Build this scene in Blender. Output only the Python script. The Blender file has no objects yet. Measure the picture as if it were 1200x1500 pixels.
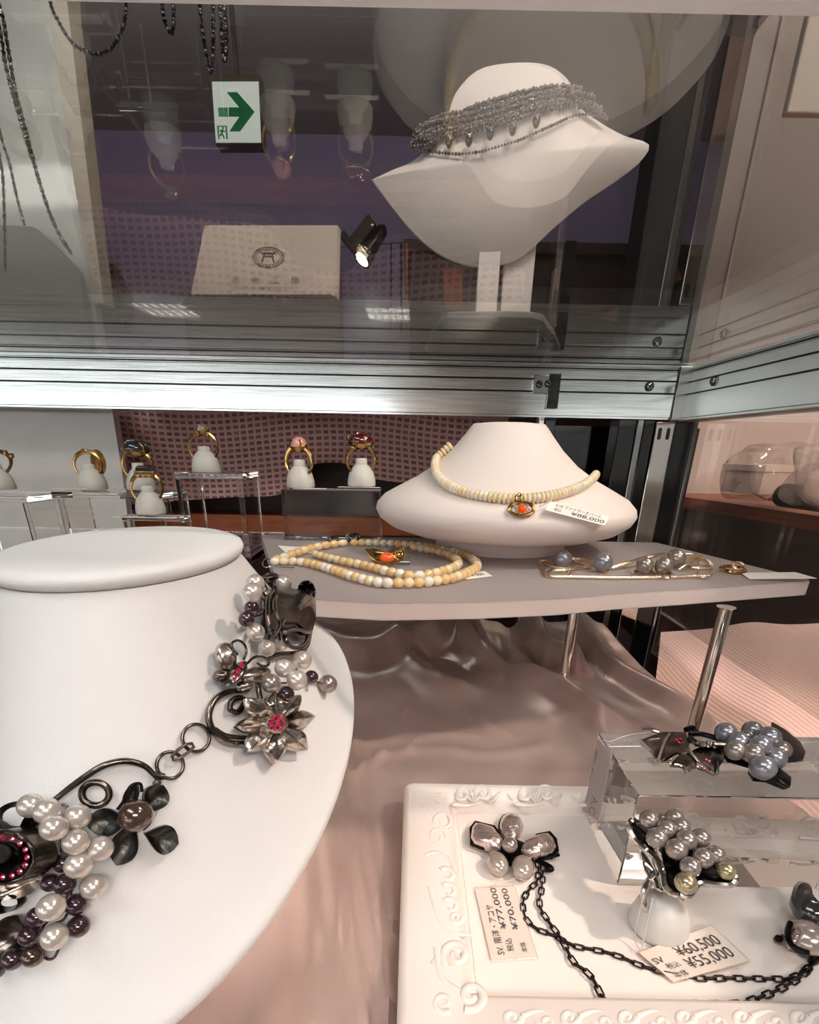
import bpy, bmesh, math, random
import numpy as np
from mathutils import Vector as V, Matrix
from mathutils.bvhtree import BVHTree
random.seed(7)
C = bpy.context.scene.collection
SC = bpy.context.scene
PI = math.pi

# ------------------------------------------------------------------ camera
CY = 1000.
FP = math.sqrt((CY-655)*(2733-CY))
PT, RO, CZ = math.atan((CY-655)/FP), math.radians(1.15), .15
KY = math.sin(PT)/math.sin(math.atan(175/577))      # depth of the place per unit used below
CAM = V((0, 0, CZ))
FW = V((0, math.cos(PT), -math.sin(PT)))
_u = V((0, math.sin(PT), math.cos(PT))); _r = V((1, 0, 0))
RT = _r*math.cos(RO)+_u*math.sin(RO); UP = -_r*math.sin(RO)+_u*math.cos(RO)
def ray(u, v): return FW*FP+RT*(u-600)-UP*(v-CY)
def pz(u, v, z):
    d = ray(u, v); return CAM+d*((z-CZ)/d.z)
def py(u, v, y):
    d = ray(u, v); return CAM+d*(y/d.y)
def px(u, v, x):
    d = ray(u, v); return CAM+d*(x/d.x)
def ppl(u, v, p, n):
    d = ray(u, v); return CAM+d*((p-CAM).dot(n)/d.dot(n))
def depth(p): return (p-CAM).dot(FW)
def size(pxl, p): return pxl*depth(p)/FP
cam = bpy.data.cameras.new('camera'); co = bpy.data.objects.new('camera', cam); C.objects.link(co)
co.matrix_world = Matrix(((RT.x, UP.x, -FW.x, 0), (RT.y, UP.y, -FW.y, 0), (RT.z, UP.z, -FW.z, CZ), (0, 0, 0, 1)))
cam.sensor_fit = 'VERTICAL'; cam.sensor_height = 36; cam.sensor_width = 28.8
cam.lens = FP/1500*36; cam.shift_y = (CY-750)/1500; cam.clip_start = .002; cam.clip_end = 50
SC.camera = co

# ------------------------------------------------------------------ materials
def lin(c):
    return tuple(((x/255)/12.92 if x/255 <= .04045 else ((x/255+.055)/1.055)**2.4) for x in c)+(1,)
def mat(name, col, rough=.5, metal=0, coat=0, bump=None, var=None, trans=0, ior=1.45, emit=None, es=0, sub=0, sheen=0, spec=.5, alpha=1, aniso=0):
    m = bpy.data.materials.new(name); m.use_nodes = True
    nt = m.node_tree; b = nt.nodes['Principled BSDF']; L = nt.links
    b.inputs['Base Color'].default_value = lin(col); b.inputs['Roughness'].default_value = rough
    b.inputs['Metallic'].default_value = metal; b.inputs['Coat Weight'].default_value = coat
    b.inputs['Coat Roughness'].default_value = .06
    b.inputs['Transmission Weight'].default_value = trans; b.inputs['IOR'].default_value = ior
    b.inputs['Specular IOR Level'].default_value = spec; b.inputs['Alpha'].default_value = alpha
    b.inputs['Anisotropic'].default_value = aniso
    if sub:
        b.inputs['Subsurface Weight'].default_value = sub; b.inputs['Subsurface Radius'].default_value = (.004, .003, .0025); b.inputs['Subsurface Scale'].default_value = 1
    b.inputs['Sheen Weight'].default_value = sheen
    if emit: b.inputs['Emission Color'].default_value = lin(emit); b.inputs['Emission Strength'].default_value = es
    if bump or var:
        tc = nt.nodes.new('ShaderNodeTexCoord')
    if bump:                                   # (scale, strength, distance, stretch)
        n = nt.nodes.new('ShaderNodeTexNoise'); n.inputs['Scale'].default_value = bump[0]; n.inputs['Detail'].default_value = 4
        src = tc.outputs['Object']
        if len(bump) > 3:
            mp = nt.nodes.new('ShaderNodeMapping'); mp.inputs['Scale'].default_value = bump[3]; L.new(src, mp.inputs['Vector']); src = mp.outputs['Vector']
        L.new(src, n.inputs['Vector'])
        bp = nt.nodes.new('ShaderNodeBump'); bp.inputs['Strength'].default_value = bump[1]; bp.inputs['Distance'].default_value = bump[2]
        L.new(n.outputs['Fac'], bp.inputs['Height']); L.new(bp.outputs['Normal'], b.inputs['Normal'])
    if var:                                    # (scale, colour2, stretch, lo, hi)
        n = nt.nodes.new('ShaderNodeTexNoise'); n.inputs['Scale'].default_value = var[0]; n.inputs['Detail'].default_value = 5
        mp = nt.nodes.new('ShaderNodeMapping'); mp.inputs['Scale'].default_value = var[2]
        L.new(tc.outputs['Object'], mp.inputs['Vector']); L.new(mp.outputs['Vector'], n.inputs['Vector'])
        r = nt.nodes.new('ShaderNodeValToRGB'); r.color_ramp.elements[0].position = var[3]; r.color_ramp.elements[1].position = var[4]
        r.color_ramp.elements[0].color = lin(col); r.color_ramp.elements[1].color = lin(var[1])
        L.new(n.outputs['Fac'], r.inputs['Fac']); L.new(r.outputs['Color'], b.inputs['Base Color'])
    return m
def thin_glass(name, tint=(255, 255, 255), f0=.04, haze=0.0, hazecol=(200, 200, 200), refl_rough=0.0):
    """thin clear sheet: straight-through transmission plus Fresnel mirror"""
    m = bpy.data.materials.new(name); m.use_nodes = True; nt = m.node_tree; L = nt.links
    for n in list(nt.nodes): nt.nodes.remove(n)
    out = nt.nodes.new('ShaderNodeOutputMaterial'); tr = nt.nodes.new('ShaderNodeBsdfTransparent'); tr.inputs[0].default_value = lin(tint)
    gl = nt.nodes.new('ShaderNodeBsdfGlossy'); gl.inputs['Roughness'].default_value = refl_rough
    lw = nt.nodes.new('ShaderNodeLayerWeight'); lw.inputs['Blend'].default_value = .5
    p = nt.nodes.new('ShaderNodeMath'); p.operation = 'POWER'; p.inputs[1].default_value = 5; L.new(lw.outputs['Facing'], p.inputs[0])
    q = nt.nodes.new('ShaderNodeMath'); q.operation = 'MULTIPLY_ADD'; q.inputs[1].default_value = 1-f0; q.inputs[2].default_value = f0; L.new(p.outputs[0], q.inputs[0])
    mx = nt.nodes.new('ShaderNodeMixShader'); L.new(q.outputs[0], mx.inputs[0])
    first = tr
    if haze:
        df = nt.nodes.new('ShaderNodeBsdfDiffuse'); df.inputs[0].default_value = lin(hazecol)
        m2 = nt.nodes.new('ShaderNodeMixShader'); m2.inputs[0].default_value = haze; L.new(tr.outputs[0], m2.inputs[1]); L.new(df.outputs[0], m2.inputs[2]); first = m2
    L.new(first.outputs[0], mx.inputs[1]); L.new(gl.outputs[0], mx.inputs[2]); L.new(mx.outputs[0], out.inputs[0])
    return m
def frosted(name, col, tl=.5):
    m = mat(name, col, .32); nt = m.node_tree; L = nt.links; b = nt.nodes['Principled BSDF']
    t = nt.nodes.new('ShaderNodeBsdfTranslucent'); t.inputs[0].default_value = lin(col)
    tr = nt.nodes.new('ShaderNodeBsdfTransparent')
    mx = nt.nodes.new('ShaderNodeMixShader'); mx.inputs[0].default_value = tl; L.new(b.outputs[0], mx.inputs[1]); L.new(t.outputs[0], mx.inputs[2])
    m2 = nt.nodes.new('ShaderNodeMixShader'); m2.inputs[0].default_value = .1; L.new(mx.outputs[0], m2.inputs[1]); L.new(tr.outputs[0], m2.inputs[2])
    L.new(m2.outputs[0], nt.nodes['Material Output'].inputs[0]); return m
def bands(name, c1, c2, scale, axis, rough=.7, bumpd=.0005, metal=0):
    m = mat(name, c1, rough, metal); nt = m.node_tree; L = nt.links; b = nt.nodes['Principled BSDF']
    tc = nt.nodes.new('ShaderNodeTexCoord'); w = nt.nodes.new('ShaderNodeTexWave'); w.inputs['Scale'].default_value = scale; w.bands_direction = axis
    w.inputs['Distortion'].default_value = .6; L.new(tc.outputs['Object'], w.inputs['Vector'])
    r = nt.nodes.new('ShaderNodeValToRGB'); r.color_ramp.elements[0].color = lin(c1); r.color_ramp.elements[1].color = lin(c2)
    L.new(w.outputs['Fac'], r.inputs['Fac']); L.new(r.outputs['Color'], b.inputs['Base Color'])
    bp = nt.nodes.new('ShaderNodeBump'); bp.inputs['Strength'].default_value = .6; bp.inputs['Distance'].default_value = bumpd
    L.new(w.outputs['Fac'], bp.inputs['Height']); L.new(bp.outputs['Normal'], b.inputs['Normal']); return m

M = {}
M['leather'] = mat('white_leatherette', (229, 230, 228), .55, bump=(2600, .35, .0002))
M['leather2'] = mat('white_velvet', (240, 226, 220), .6, bump=(2600, .25, .0002))
M['satin'] = mat('pink_satin', (218, 194, 184), .27, .5, bump=(900, .25, .0004, (1, .25, 1)), sheen=.15, var=(26, (206, 178, 168), (1, 1, 1), .35, .7))
M['tray'] = mat('ivory_resin', (244, 232, 222), .38, sub=.15)
M['weave'] = mat('tray_linen', (242, 230, 220), .7, bump=(1500, .3, .0002))
M['silver'] = mat('polished_silver', (205, 200, 194), .12, 1)
M['ox'] = mat('oxidised_silver', (126, 116, 109), .24, 1, bump=(420, .3, .0004), var=(160, (58, 50, 48), (1, 1, 1), .40, .72))
M['oxd'] = mat('dark_oxidised_silver', (92, 92, 88), .36, 1, bump=(700, .5, .0005), var=(140, (36, 36, 36), (1, 1, 1), .35, .75))
M['oxlight'] = mat('pale_oxidised_silver', (204, 194, 184), .24, 1, bump=(500, .4, .0004), var=(220, (84, 77, 72), (1, 1, 1), .42, .75))
M['black'] = mat('blackened_metal', (30, 27, 28), .28, .9)
M['chainm'] = mat('dark_bronze_chain', (66, 54, 52), .3, 1)
M['gold'] = mat('gold', (204, 166, 104), .2, 1, var=(260, (150, 116, 70), (1, 1, 1), .4, .75))
M['goldp'] = mat('pale_textured_gold', (240, 216, 186), .22, 1, bump=(900, .6, .0006))
M['pw'] = mat('white_pearl', (214, 206, 196), .24, .5, coat=1)
M['pg'] = mat('silver_grey_pearl', (152, 141, 133), .24, .6, coat=1)
M['pb'] = mat('blue_grey_pearl', (140, 140, 147), .24, .55, coat=1)
M['pc'] = mat('champagne_pearl', (176, 164, 128), .24, .7, coat=1)
M['pd'] = mat('aubergine_pearl', (74, 54, 62), .18, .5, coat=1)
M['pk'] = mat('bronze_tahitian_pearl', (98, 80, 66), .16, .6, coat=1)
M['kesh'] = mat('keshi_pearl', (206, 186, 178), .14, .8, coat=1, bump=(190, .8, .0022))
M['baro'] = mat('baroque_pearl', (186, 172, 160), .18, .45, coat=1, bump=(120, .4, .001))
M['barod'] = mat('dark_baroque_pearl', (70, 70, 70), .12, .5, coat=1, bump=(110, .4, .001))
M['ruby'] = mat('ruby', (196, 20, 78), .06, 0, coat=1, emit=None, trans=.25, ior=1.7)
M['garnet'] = mat('garnet', (96, 8, 22), .06, 0, coat=1, trans=.2, ior=1.7)
M['onyx'] = mat('dark_stone', (40, 46, 54), .06, 0, coat=1)
M['rose'] = mat('pink_coral', (232, 160, 150), .2, 0, coat=1)
M['dia'] = mat('clear_stone', (250, 250, 250), .02, 0, trans=.8, ior=2.0)
M['fire'] = mat('fire_opal', (255, 96, 20), .1, 0, coat=1, sub=.3)
M['opal'] = mat('cream_opal', (252, 224, 184), .18, 0, coat=.8, trans=.1, sub=.35)
M['opal2'] = mat('honey_opal', (250, 208, 150), .15, 0, coat=.8, trans=.2, sub=.3)
M['opal3'] = mat('milk_opal', (252, 236, 216), .2, 0, coat=.8, trans=.1, sub=.35)
M['tour'] = mat('smoky_grey_crystal', (106, 96, 98), .12, .55, coat=1)
M['tourd'] = mat('dark_smoky_crystal', (62, 52, 50), .12, .5, coat=1)
M['jet'] = mat('black_bead', (20, 19, 21), .12, .2, coat=1)
M['cone'] = mat('milky_silicone', (226, 222, 214), .35, trans=.15, sub=.5)
M['acry'] = mat('clear_acrylic', (250, 248, 246), .015, trans=1, ior=1.49)
M['frost'] = frosted('frosted_acrylic', (208, 199, 198), .45)
M['frost_edge'] = mat('polished_acrylic_edge', (224, 208, 200), .12, trans=.25)
M['glass'] = thin_glass('shelf_glass', (236, 240, 238), .055, .012, (190, 180, 176))
M['pane'] = thin_glass('side_glass', (244, 245, 243), .035, .03, (214, 204, 198))
M['gedge'] = mat('polished_glass_edge', (250, 252, 255), .4)
M['alu'] = mat('brushed_aluminium', (240, 244, 244), .14, 1, var=(90, (208, 214, 214), (.2, 12, 12), .4, .7), bump=(300, .04, .0001, (.05, 1, 1)))
M['alur'] = mat('brushed_side_aluminium', (226, 230, 226), .36, .8, bump=(500, .12, .0003, (1, .05, 1)))
M['alud'] = mat('aluminium_groove', (40, 42, 44), .4, .8)
M['steel'] = mat('screw_steel', (170, 172, 172), .2, 1)
M['chrome'] = mat('chrome', (226, 220, 212), .06, 1)
M['blackgl'] = mat('black_gloss', (14, 14, 15), .12, 0, coat=.6)
M['grey_foot'] = mat('grey_shaded_foot', (126, 119, 115), .4)  # grey foot, darkened in the colour for its shaded underside
M['blackm'] = mat('black_matt', (18, 17, 17), .6)
M['cardbase'] = mat('base_board', (60, 40, 34), .6)
M['card'] = mat('white_tag_card', (246, 238, 230), .6)
M['sleeve'] = thin_glass('clear_tag_sleeve', (252, 248, 244), .06, .06, (240, 225, 215))
M['ink'] = mat('black_ink', (26, 22, 24), .6)
M['inkf'] = mat('faint_grey_ink', (142, 116, 104), .7)
M['inkb'] = mat('brown_ink', (84, 60, 52), .7)
M['thread'] = mat('nylon_thread', (206, 200, 194), .3)
M['purple'] = mat('purple_grey_wall', (150, 134, 166), .8)
M['wall'] = mat('pale_wall', (214, 208, 202), .8)
M['ceil'] = mat('grey_ceiling', (176, 166, 160), .85)
M['floor'] = mat('grey_floor', (96, 88, 84), .5)
M['wboard'] = mat('white_painted_board', (222, 220, 214), .42, coat=1, var=(14, (206, 204, 198), (1, 1, 3), .4, .75))
M['wedge'] = mat('board_edge', (214, 200, 184), .5)
M['wood'] = mat('reddish_wood', (184, 100, 56), .42, var=(30, (146, 72, 38), (1, .15, 6), .35, .7))
M['wooddark'] = mat('dark_brown_wood', (62, 34, 26), .45, var=(20, (40, 20, 16), (.2, 1, 5), .35, .7))
M['boxbrown'] = mat('dark_brown_leather', (58, 34, 30), .4, bump=(400, .2, .0005))
M['paper'] = mat('cream_paper', (240, 216, 200), .7)
M['towel'] = bands('ribbed_pink_cloth', (232, 198, 186), (214, 176, 164), 62, 'X', .9, .0012)
M['bag'] = thin_glass('clear_plastic_bag', (252, 250, 248), .14, .16, (246, 228, 220), .05)
M['soft'] = mat('soft_white_packet', (236, 208, 198), .8)
M['rpanel'] = mat('beige_panel', (206, 186, 176), .7)
M['signw'] = mat('sign_face', (235, 236, 232), .4, emit=(244, 244, 236), es=.62)
M['green'] = mat('sign_green', (0, 120, 72), .4, emit=(0, 124, 72), es=.3)
M['greenl'] = mat('sign_pale_green', (96, 166, 116), .4, emit=(96, 166, 116), es=.3)
M['signf'] = mat('sign_housing', (120, 100, 84), .5)
M['lampb'] = mat('spotlight_bronze', (60, 50, 44), .3, .8)
M['bulb'] = mat('lit_lens', (255, 240, 220), .3, emit=(255, 226, 196), es=14)
M['tube'] = mat('lit_diffuser', (255, 252, 250), .4, emit=(255, 244, 240), es=24)
M['louvre'] = mat('white_louvre', (240, 236, 234), .3)
M['orange'] = mat('orange_cord', (176, 92, 40), .6)

# dashed open weave for the hanging cloth
def weave():
    m = mat('pink_open_weave', (206, 160, 156), .9); nt = m.node_tree; L = nt.links; b = nt.nodes['Principled BSDF']
    tc = nt.nodes.new('ShaderNodeTexCoord'); br = nt.nodes.new('ShaderNodeTexBrick'); mp = nt.nodes.new('ShaderNodeMapping')
    mp.inputs['Scale'].default_value = (1, 1, 1); L.new(tc.outputs['UV'], mp.inputs['Vector']); L.new(mp.outputs['Vector'], br.inputs['Vector'])
    br.offset = 0; br.inputs['Scale'].default_value = 1; br.inputs['Brick Width'].default_value = .0085; br.inputs['Row Height'].default_value = .0062
    br.inputs['Mortar Size'].default_value = .0019; br.inputs['Mortar Smooth'].default_value = .25
    br.inputs['Color1'].default_value = lin((138, 96, 95)); br.inputs['Color2'].default_value = lin((160, 116, 114)); br.inputs['Mortar'].default_value = lin((214, 172, 168))
    L.new(br.outputs['Color'], b.inputs['Base Color'])
    bp = nt.nodes.new('ShaderNodeBump'); bp.inputs['Distance'].default_value = .0012; L.new(br.outputs['Fac'], bp.inputs['Height']); L.new(bp.outputs['Normal'], b.inputs['Normal'])
    return m
M['weavecloth'] = weave()

# ------------------------------------------------------------------ mesh helpers
class MB:
    def __init__(s): s.v = []; s.f = []
    def add(s, vs, fs):
        n = len(s.v); s.v += [V(p) for p in vs]; s.f += [tuple(i+n for i in f) for f in fs]; return s
    def box(s, lo, hi):
        x0, y0, z0 = lo; x1, y1, z1 = hi
        return s.add([(x0, y0, z0), (x1, y0, z0), (x1, y1, z0), (x0, y1, z0), (x0, y0, z1), (x1, y0, z1), (x1, y1, z1), (x0, y1, z1)],
                     [(0, 3, 2, 1), (4, 5, 6, 7), (0, 1, 5, 4), (1, 2, 6, 5), (2, 3, 7, 6), (3, 0, 4, 7)])
    def obox(s, c, ax, ay, az):            # centre and three half-axis vectors
        vs = [c+ax*i+ay*j+az*k for k in (-1, 1) for j in (-1, 1) for i in (-1, 1)]
        return s.add(vs, [(0, 2, 3, 1), (4, 5, 7, 6), (0, 1, 5, 4), (1, 3, 7, 5), (3, 2, 6, 7), (2, 0, 4, 6)])
    def prism(s, pts, off):
        n = len(pts); off = V(off); a = [V(p) for p in pts]
        return s.add(a+[p+off for p in a], [tuple(range(n))[::-1], tuple(range(n, 2*n))]+[(i, (i+1) % n, n+(i+1) % n, n+i) for i in range(n)])
    def tube(s, path, r, n=8, closed=False, flat=1.0, ref=None):
        P = [V(p) for p in path]; k = len(P); rs = r if isinstance(r, (list, tuple)) else [r]*k
        T = []
        for i in range(k):
            a = P[(i-1) % k] if closed or i > 0 else P[i]; b = P[(i+1) % k] if closed or i < k-1 else P[i]
            T.append((b-a).normalized())
        N = V(ref) if ref is not None else (V((0, 0, 1)) if abs(T[0].z) < .9 else V((1, 0, 0)))
        vs = []
        for i in range(k):
            N = (N-T[i]*N.dot(T[i])); N = N.normalized() if N.length > 1e-9 else T[i].orthogonal().normalized()
            B = T[i].cross(N)
            for j in range(n):
                a = 2*PI*j/n; vs.append(P[i]+B*(rs[i]*math.cos(a))+N*(rs[i]*flat*math.sin(a)))
        fs = []
        for i in range(k if closed else k-1):
            for j in range(n):
                a, b, c, d = i*n+j, i*n+(j+1) % n, ((i+1) % k)*n+(j+1) % n, ((i+1) % k)*n+j; fs.append((a, b, c, d))
        if not closed: fs += [tuple(range(n))[::-1], tuple(range((k-1)*n, k*n))]
        return s.add(vs, fs)
    def lathe(s, prof, c, n=48, axis=(0, 0, 1), sx=1, sy=1):
        z = V(axis).normalized(); x = (V((1, 0, 0)) if abs(z.x) < .9 else V((0, 1, 0))); x = (x-z*x.dot(z)).normalized(); y = z.cross(x); c = V(c)
        k = len(prof); vs = [c+x*(r*sx*math.cos(2*PI*j/n))+y*(r*sy*math.sin(2*PI*j/n))+z*h for r, h in prof for j in range(n)]
        fs = [(i*n+j, i*n+(j+1) % n, (i+1)*n+(j+1) % n, (i+1)*n+j) for i in range(k-1) for j in range(n)]
        if prof[0][0] > 1e-9: fs.append(tuple(range(n))[::-1])
        if prof[-1][0] > 1e-9: fs.append(tuple(range((k-1)*n, k*n)))
        return s.add(vs, fs)
    def ball(s, c, ax, ay=None, az=None, nu=20, nv=12):
        if ay is None: ax, ay, az = V((ax, 0, 0)), V((0, ax, 0)), V((0, 0, ax))
        vs = [c+az]
        for i in range(1, nv):
            t = PI*i/nv
            for j in range(nu):
                p = 2*PI*j/nu; vs.append(c+ax*(math.sin(t)*math.cos(p))+ay*(math.sin(t)*math.sin(p))+az*math.cos(t))
        vs.append(c-az); fs = [(0, 1+j, 1+(j+1) % nu) for j in range(nu)]
        for i in range(nv-2):
            for j in range(nu): a = 1+i*nu; fs.append((a+j, a+nu+j, a+nu+(j+1) % nu, a+(j+1) % nu))
        a = 1+(nv-2)*nu; fs += [(a+j, len(vs)-1, a+(j+1) % nu) for j in range(nu)]
        return s.add(vs, fs)
    def dome(s, outline, n, h, thick, rings=6, ridge=0, axis=None, p=2.0):
        """star-shaped plate over an outline, bulging by h along n, with optional veins along axis"""
        P = [V(q) for q in outline]; k = len(P); c = sum(P, V())/k; n = V(n).normalized(); vs = []
        for side in (1, 0):
            vs.append(c+n*(h if side else h-thick))
            for i in range(1, rings+1):
                t = i/rings
                for q in P:
                    x = c+(q-c)*t; z = h*(1-t**p)
                    if side and ridge and axis is not None:
                        w = (q-c)*t; side_v = w-axis*w.dot(axis); z += ridge*(math.cos(side_v.length/ max(1e-6, ridge)*1.1))*(1-t)
                    vs.append(x+n*(z if side else z-thick))
        m = 1+rings*k; fs = []
        for side, o in ((1, 0), (0, m)):
            for j in range(k):
                q = (o, o+1+j, o+1+(j+1) % k); fs.append(q if side else q[::-1])
                for i in range(rings-1):
                    a = o+1+i*k; q = (a+j, a+k+j, a+k+(j+1) % k, a+(j+1) % k); fs.append(q if side else q[::-1])
        a, b = 1+(rings-1)*k, m+1+(rings-1)*k
        fs += [(a+j, b+j, b+(j+1) % k, a+(j+1) % k) for j in range(k)]
        return s.add(vs, fs)
    def grid(s, P):
        nu = len(P); nv = len(P[0]); vs = [q for row in P for q in row]
        return s.add(vs, [(i*nv+j, (i+1)*nv+j, (i+1)*nv+j+1, i*nv+j+1) for i in range(nu-1) for j in range(nv-1)])

def wpos(o):
    p = V()
    while o is not None: p += o.location; o = o.parent
    return p
def link(name, me, parent=None, loc=None):
    o = bpy.data.objects.new(name, me); C.objects.link(o)
    if parent: o.parent = parent
    if loc is not None: o.location = loc
    return o
def obj(name, mb, m, parent=None, smooth=40, bev=0, label=None):
    off = wpos(parent) if parent else V()
    me = bpy.data.meshes.new(name); me.from_pydata([tuple(p-off) for p in mb.v], [], mb.f); me.update()
    bm = bmesh.new(); bm.from_mesh(me); bmesh.ops.recalc_face_normals(bm, faces=bm.faces[:]); bm.to_mesh(me); bm.free()
    if smooth:
        me.polygons.foreach_set('use_smooth', [True]*len(me.polygons)); me.set_sharp_from_angle(angle=math.radians(smooth))
    me.materials.append(m); o = link(name, me, parent)
    if bev:
        b = o.modifiers.new('bevel', 'BEVEL'); b.width = bev; b.segments = 3; b.limit_method = 'ANGLE'
    if label: o['label'] = label
    return o
def thing(name, label, cat, loc=(0, 0, 0), group=None):
    o = bpy.data.objects.new(name, None); C.objects.link(o); o.empty_display_size = .01
    o.location = V(loc); o['label'] = label; o['category'] = cat
    if group: o['group'] = group
    return o
def tag(o, label, cat, group=None):
    o['label'] = label; o['category'] = cat
    if group: o['group'] = group
    return o
def struct(o): o['kind'] = 'structure'; return o
_ball = {}
def ball_mesh(m, nu=28, nv=18):
    if m.name not in _ball:
        mb = MB().ball(V(), 1., nu=nu, nv=nv) if False else MB().ball(V(), V((1, 0, 0)), V((0, 1, 0)), V((0, 0, 1)), nu, nv)
        me = bpy.data.meshes.new('pearl'); me.from_pydata([tuple(p) for p in mb.v], [], mb.f); me.update()
        me.polygons.foreach_set('use_smooth', [True]*len(me.polygons)); me.materials.append(m); _ball[m.name] = me
    return _ball[m.name]
def pearl(p, r, m, parent, name='pearl', sq=(1, 1, 1), label=None):
    o = link(name, ball_mesh(m), parent, V(p)-wpos(parent)); o.scale = (r*sq[0], r*sq[1], r*sq[2])
    o.rotation_euler = (random.random()*.6, random.random()*.6, random.random()*3)
    if label: o['label'] = label
    return o
def arc(c, r, a0, a1, n, ex, ey):
    return [c+ex*(r*math.cos(math.radians(a0+(a1-a0)*i/n)))+ey*(r*math.sin(math.radians(a0+(a1-a0)*i/n))) for i in range(n+1)]
def smooth_path(pts, per=6):
    P = [V(p) for p in pts]; out = []
    for i in range(len(P)-1):
        a, b, c, d = P[max(i-1, 0)], P[i], P[i+1], P[min(i+2, len(P)-1)]
        for k in range(per):
            t = k/per; out.append(.5*((2*b)+(c-a)*t+(2*a-5*b+4*c-d)*t*t+(3*b-a-3*c+d)*t**3))
    return out+[P[-1]]
def resample(P, n):
    L = [0]
    for i in range(1, len(P)): L.append(L[-1]+(P[i]-P[i-1]).length)
    out = []; j = 0
    for k in range(n):
        s = L[-1]*k/(n-1)
        while j < len(P)-2 and L[j+1] < s: j += 1
        t = (s-L[j])/max(1e-9, L[j+1]-L[j]); out.append(P[j].lerp(P[j+1], min(1, t)))
    return out
def plen(P): return sum((P[i+1]-P[i]).length for i in range(len(P)-1))
def sm2(pts, per=6): return [(p.x, p.y) for p in smooth_path([(a, b, 0) for a, b in pts], per)]
# text laid on a quad whose corners are given in reading order (top-left, top-right, bottom-right, bottom-left)
_txt = {}
def text_geo(s):
    if s not in _txt:
        cu = bpy.data.curves.new('t', 'FONT'); cu.body = s; cu.size = 1; cu.resolution_u = 3
        o = bpy.data.objects.new('t', cu); C.objects.link(o); dg = bpy.context.evaluated_depsgraph_get(); dg.update()
        me = bpy.data.meshes.new_from_object(o.evaluated_get(dg)); vs = [v.co.copy() for v in me.vertices]; fs = [tuple(p.vertices) for p in me.polygons]
        bpy.data.objects.remove(o); bpy.data.curves.remove(cu); bpy.data.meshes.remove(me); _txt[s] = (vs, fs)
    return _txt[s]
def text_on(mb, q, s, u0, v0, u1, v1, lift, bold=0):
    """text filling the box u0..u1, v0..v1 of quad q (u right, v down)"""
    vs, fs = text_geo(s)
    if not vs: return
    x0, x1 = min(p.x for p in vs), max(p.x for p in vs); y0, y1 = min(p.y for p in vs), max(p.y for p in vs)
    n = (q[1]-q[0]).cross(q[3]-q[0]).normalized()
    if n.dot(CAM-q[0]) < 0: n = -n
    out = []
    for p in vs:
        u = u0+(u1-u0)*(p.x-x0)/max(1e-6, x1-x0); v = v1-(v1-v0)*(p.y-y0)/max(1e-6, y1-y0)
        out.append(q[0]*(1-u)*(1-v)+q[1]*u*(1-v)+q[2]*u*v+q[3]*(1-u)*v+n*lift)
    mb.add(out, fs)

ZS = .088        # top of the frosted shelf
ZT = .006        # tray floor
ZG = .222        # underside of the glass shelf
BY = .397*KY        # front of the back rail
XS = .253        # side rail
YBF = .44*KY     # face of the white board

# ================================================================== the room
X0, X1, Y0, Y1, Z0, Z1 = -5.0, 3.4, -7.5, 2.6*KY, -.95, 1.62
def slab(name, lo, hi, m): return struct(obj(name, MB().box(lo, hi), m, smooth=0))
slab('floor', (X0, Y0, Z0-.05), (X1, Y1, Z0), M['floor'])
slab('ceiling', (X0, Y0, Z1), (X1, Y1, Z1+.05), M['ceil'])
slab('wall_back', (X0, Y1, Z0), (X1, Y1+.05, Z1), M['purple'])
slab('wall_front', (X0, Y0-.05, Z0), (X1, Y0, Z1), M['wall'])
slab('wall_left', (X0-.05, Y0, Z0), (X0, Y1, Z1), M['wall'])
slab('wall_right', (X1, Y0, Z0), (X1+.05, Y1, Z1), M['wall'])

def area(name, loc, to, sx, sy, power, col, spread=180):
    l = bpy.data.lights.new(name, 'AREA'); l.shape = 'RECTANGLE'; l.size = sx; l.size_y = sy; l.energy = power; l.color = col; l.spread = math.radians(spread)
    o = bpy.data.objects.new(name, l); C.objects.link(o); o.location = loc
    o.rotation_euler = (V(to)-V(loc)).to_track_quat('-Z', 'Y').to_euler(); return o
def spot(name, loc, to, power, col, ang, blend=.4, rad=.03):
    l = bpy.data.lights.new(name, 'SPOT'); l.energy = power; l.color = col; l.spot_size = math.radians(ang); l.spot_blend = blend; l.shadow_soft_size = rad
    o = bpy.data.objects.new(name, l); C.objects.link(o); o.location = loc
    o.rotation_euler = (V(to)-V(loc)).to_track_quat('-Z', 'Y').to_euler(); return o

def luminaire(c, lx, ly, label):
    t = thing('ceiling_light', label, 'ceiling light', c, 'louvred ceiling lights')
    c = V(c); a, b = lx/2, ly/2; fr = MB()
    fr.box(c+V((-a-.03, -b-.03, 0)), c+V((a+.03, -b, .035))); fr.box(c+V((-a-.03, b, 0)), c+V((a+.03, b+.03, .035)))
    fr.box(c+V((-a-.03, -b, 0)), c+V((-a, b, .035))); fr.box(c+V((a, -b, 0)), c+V((a+.03, b, .035)))
    obj('frame', fr, M['louvre'], t, 0)
    obj('diffuser', MB().box(c+V((-a, -b, .025)), c+V((a, b, .033))), M['tube'], t, 0)
    g = MB()
    for i in range(1, 6): g.box(c+V((-a+lx*i/6-.006, -b, 0)), c+V((-a+lx*i/6+.006, b, .024)))
    for i in range(1, 3): g.box(c+V((-a, -b+ly*i/3-.006, 0)), c+V((a, -b+ly*i/3+.006, .024)))
    obj('louvre', g, M['louvre'], t, 0)
LZ = Z1-.036
def mirrored(u, v, Y):                  # where on the ceiling the picture point reflected in an upright sheet at Y comes from
    p = py(u, v, Y); d = ray(u, v); t_ = (LZ-p.z)/d.z; return V((p.x+d.x*t_, Y-d.y*t_, LZ))
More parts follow.
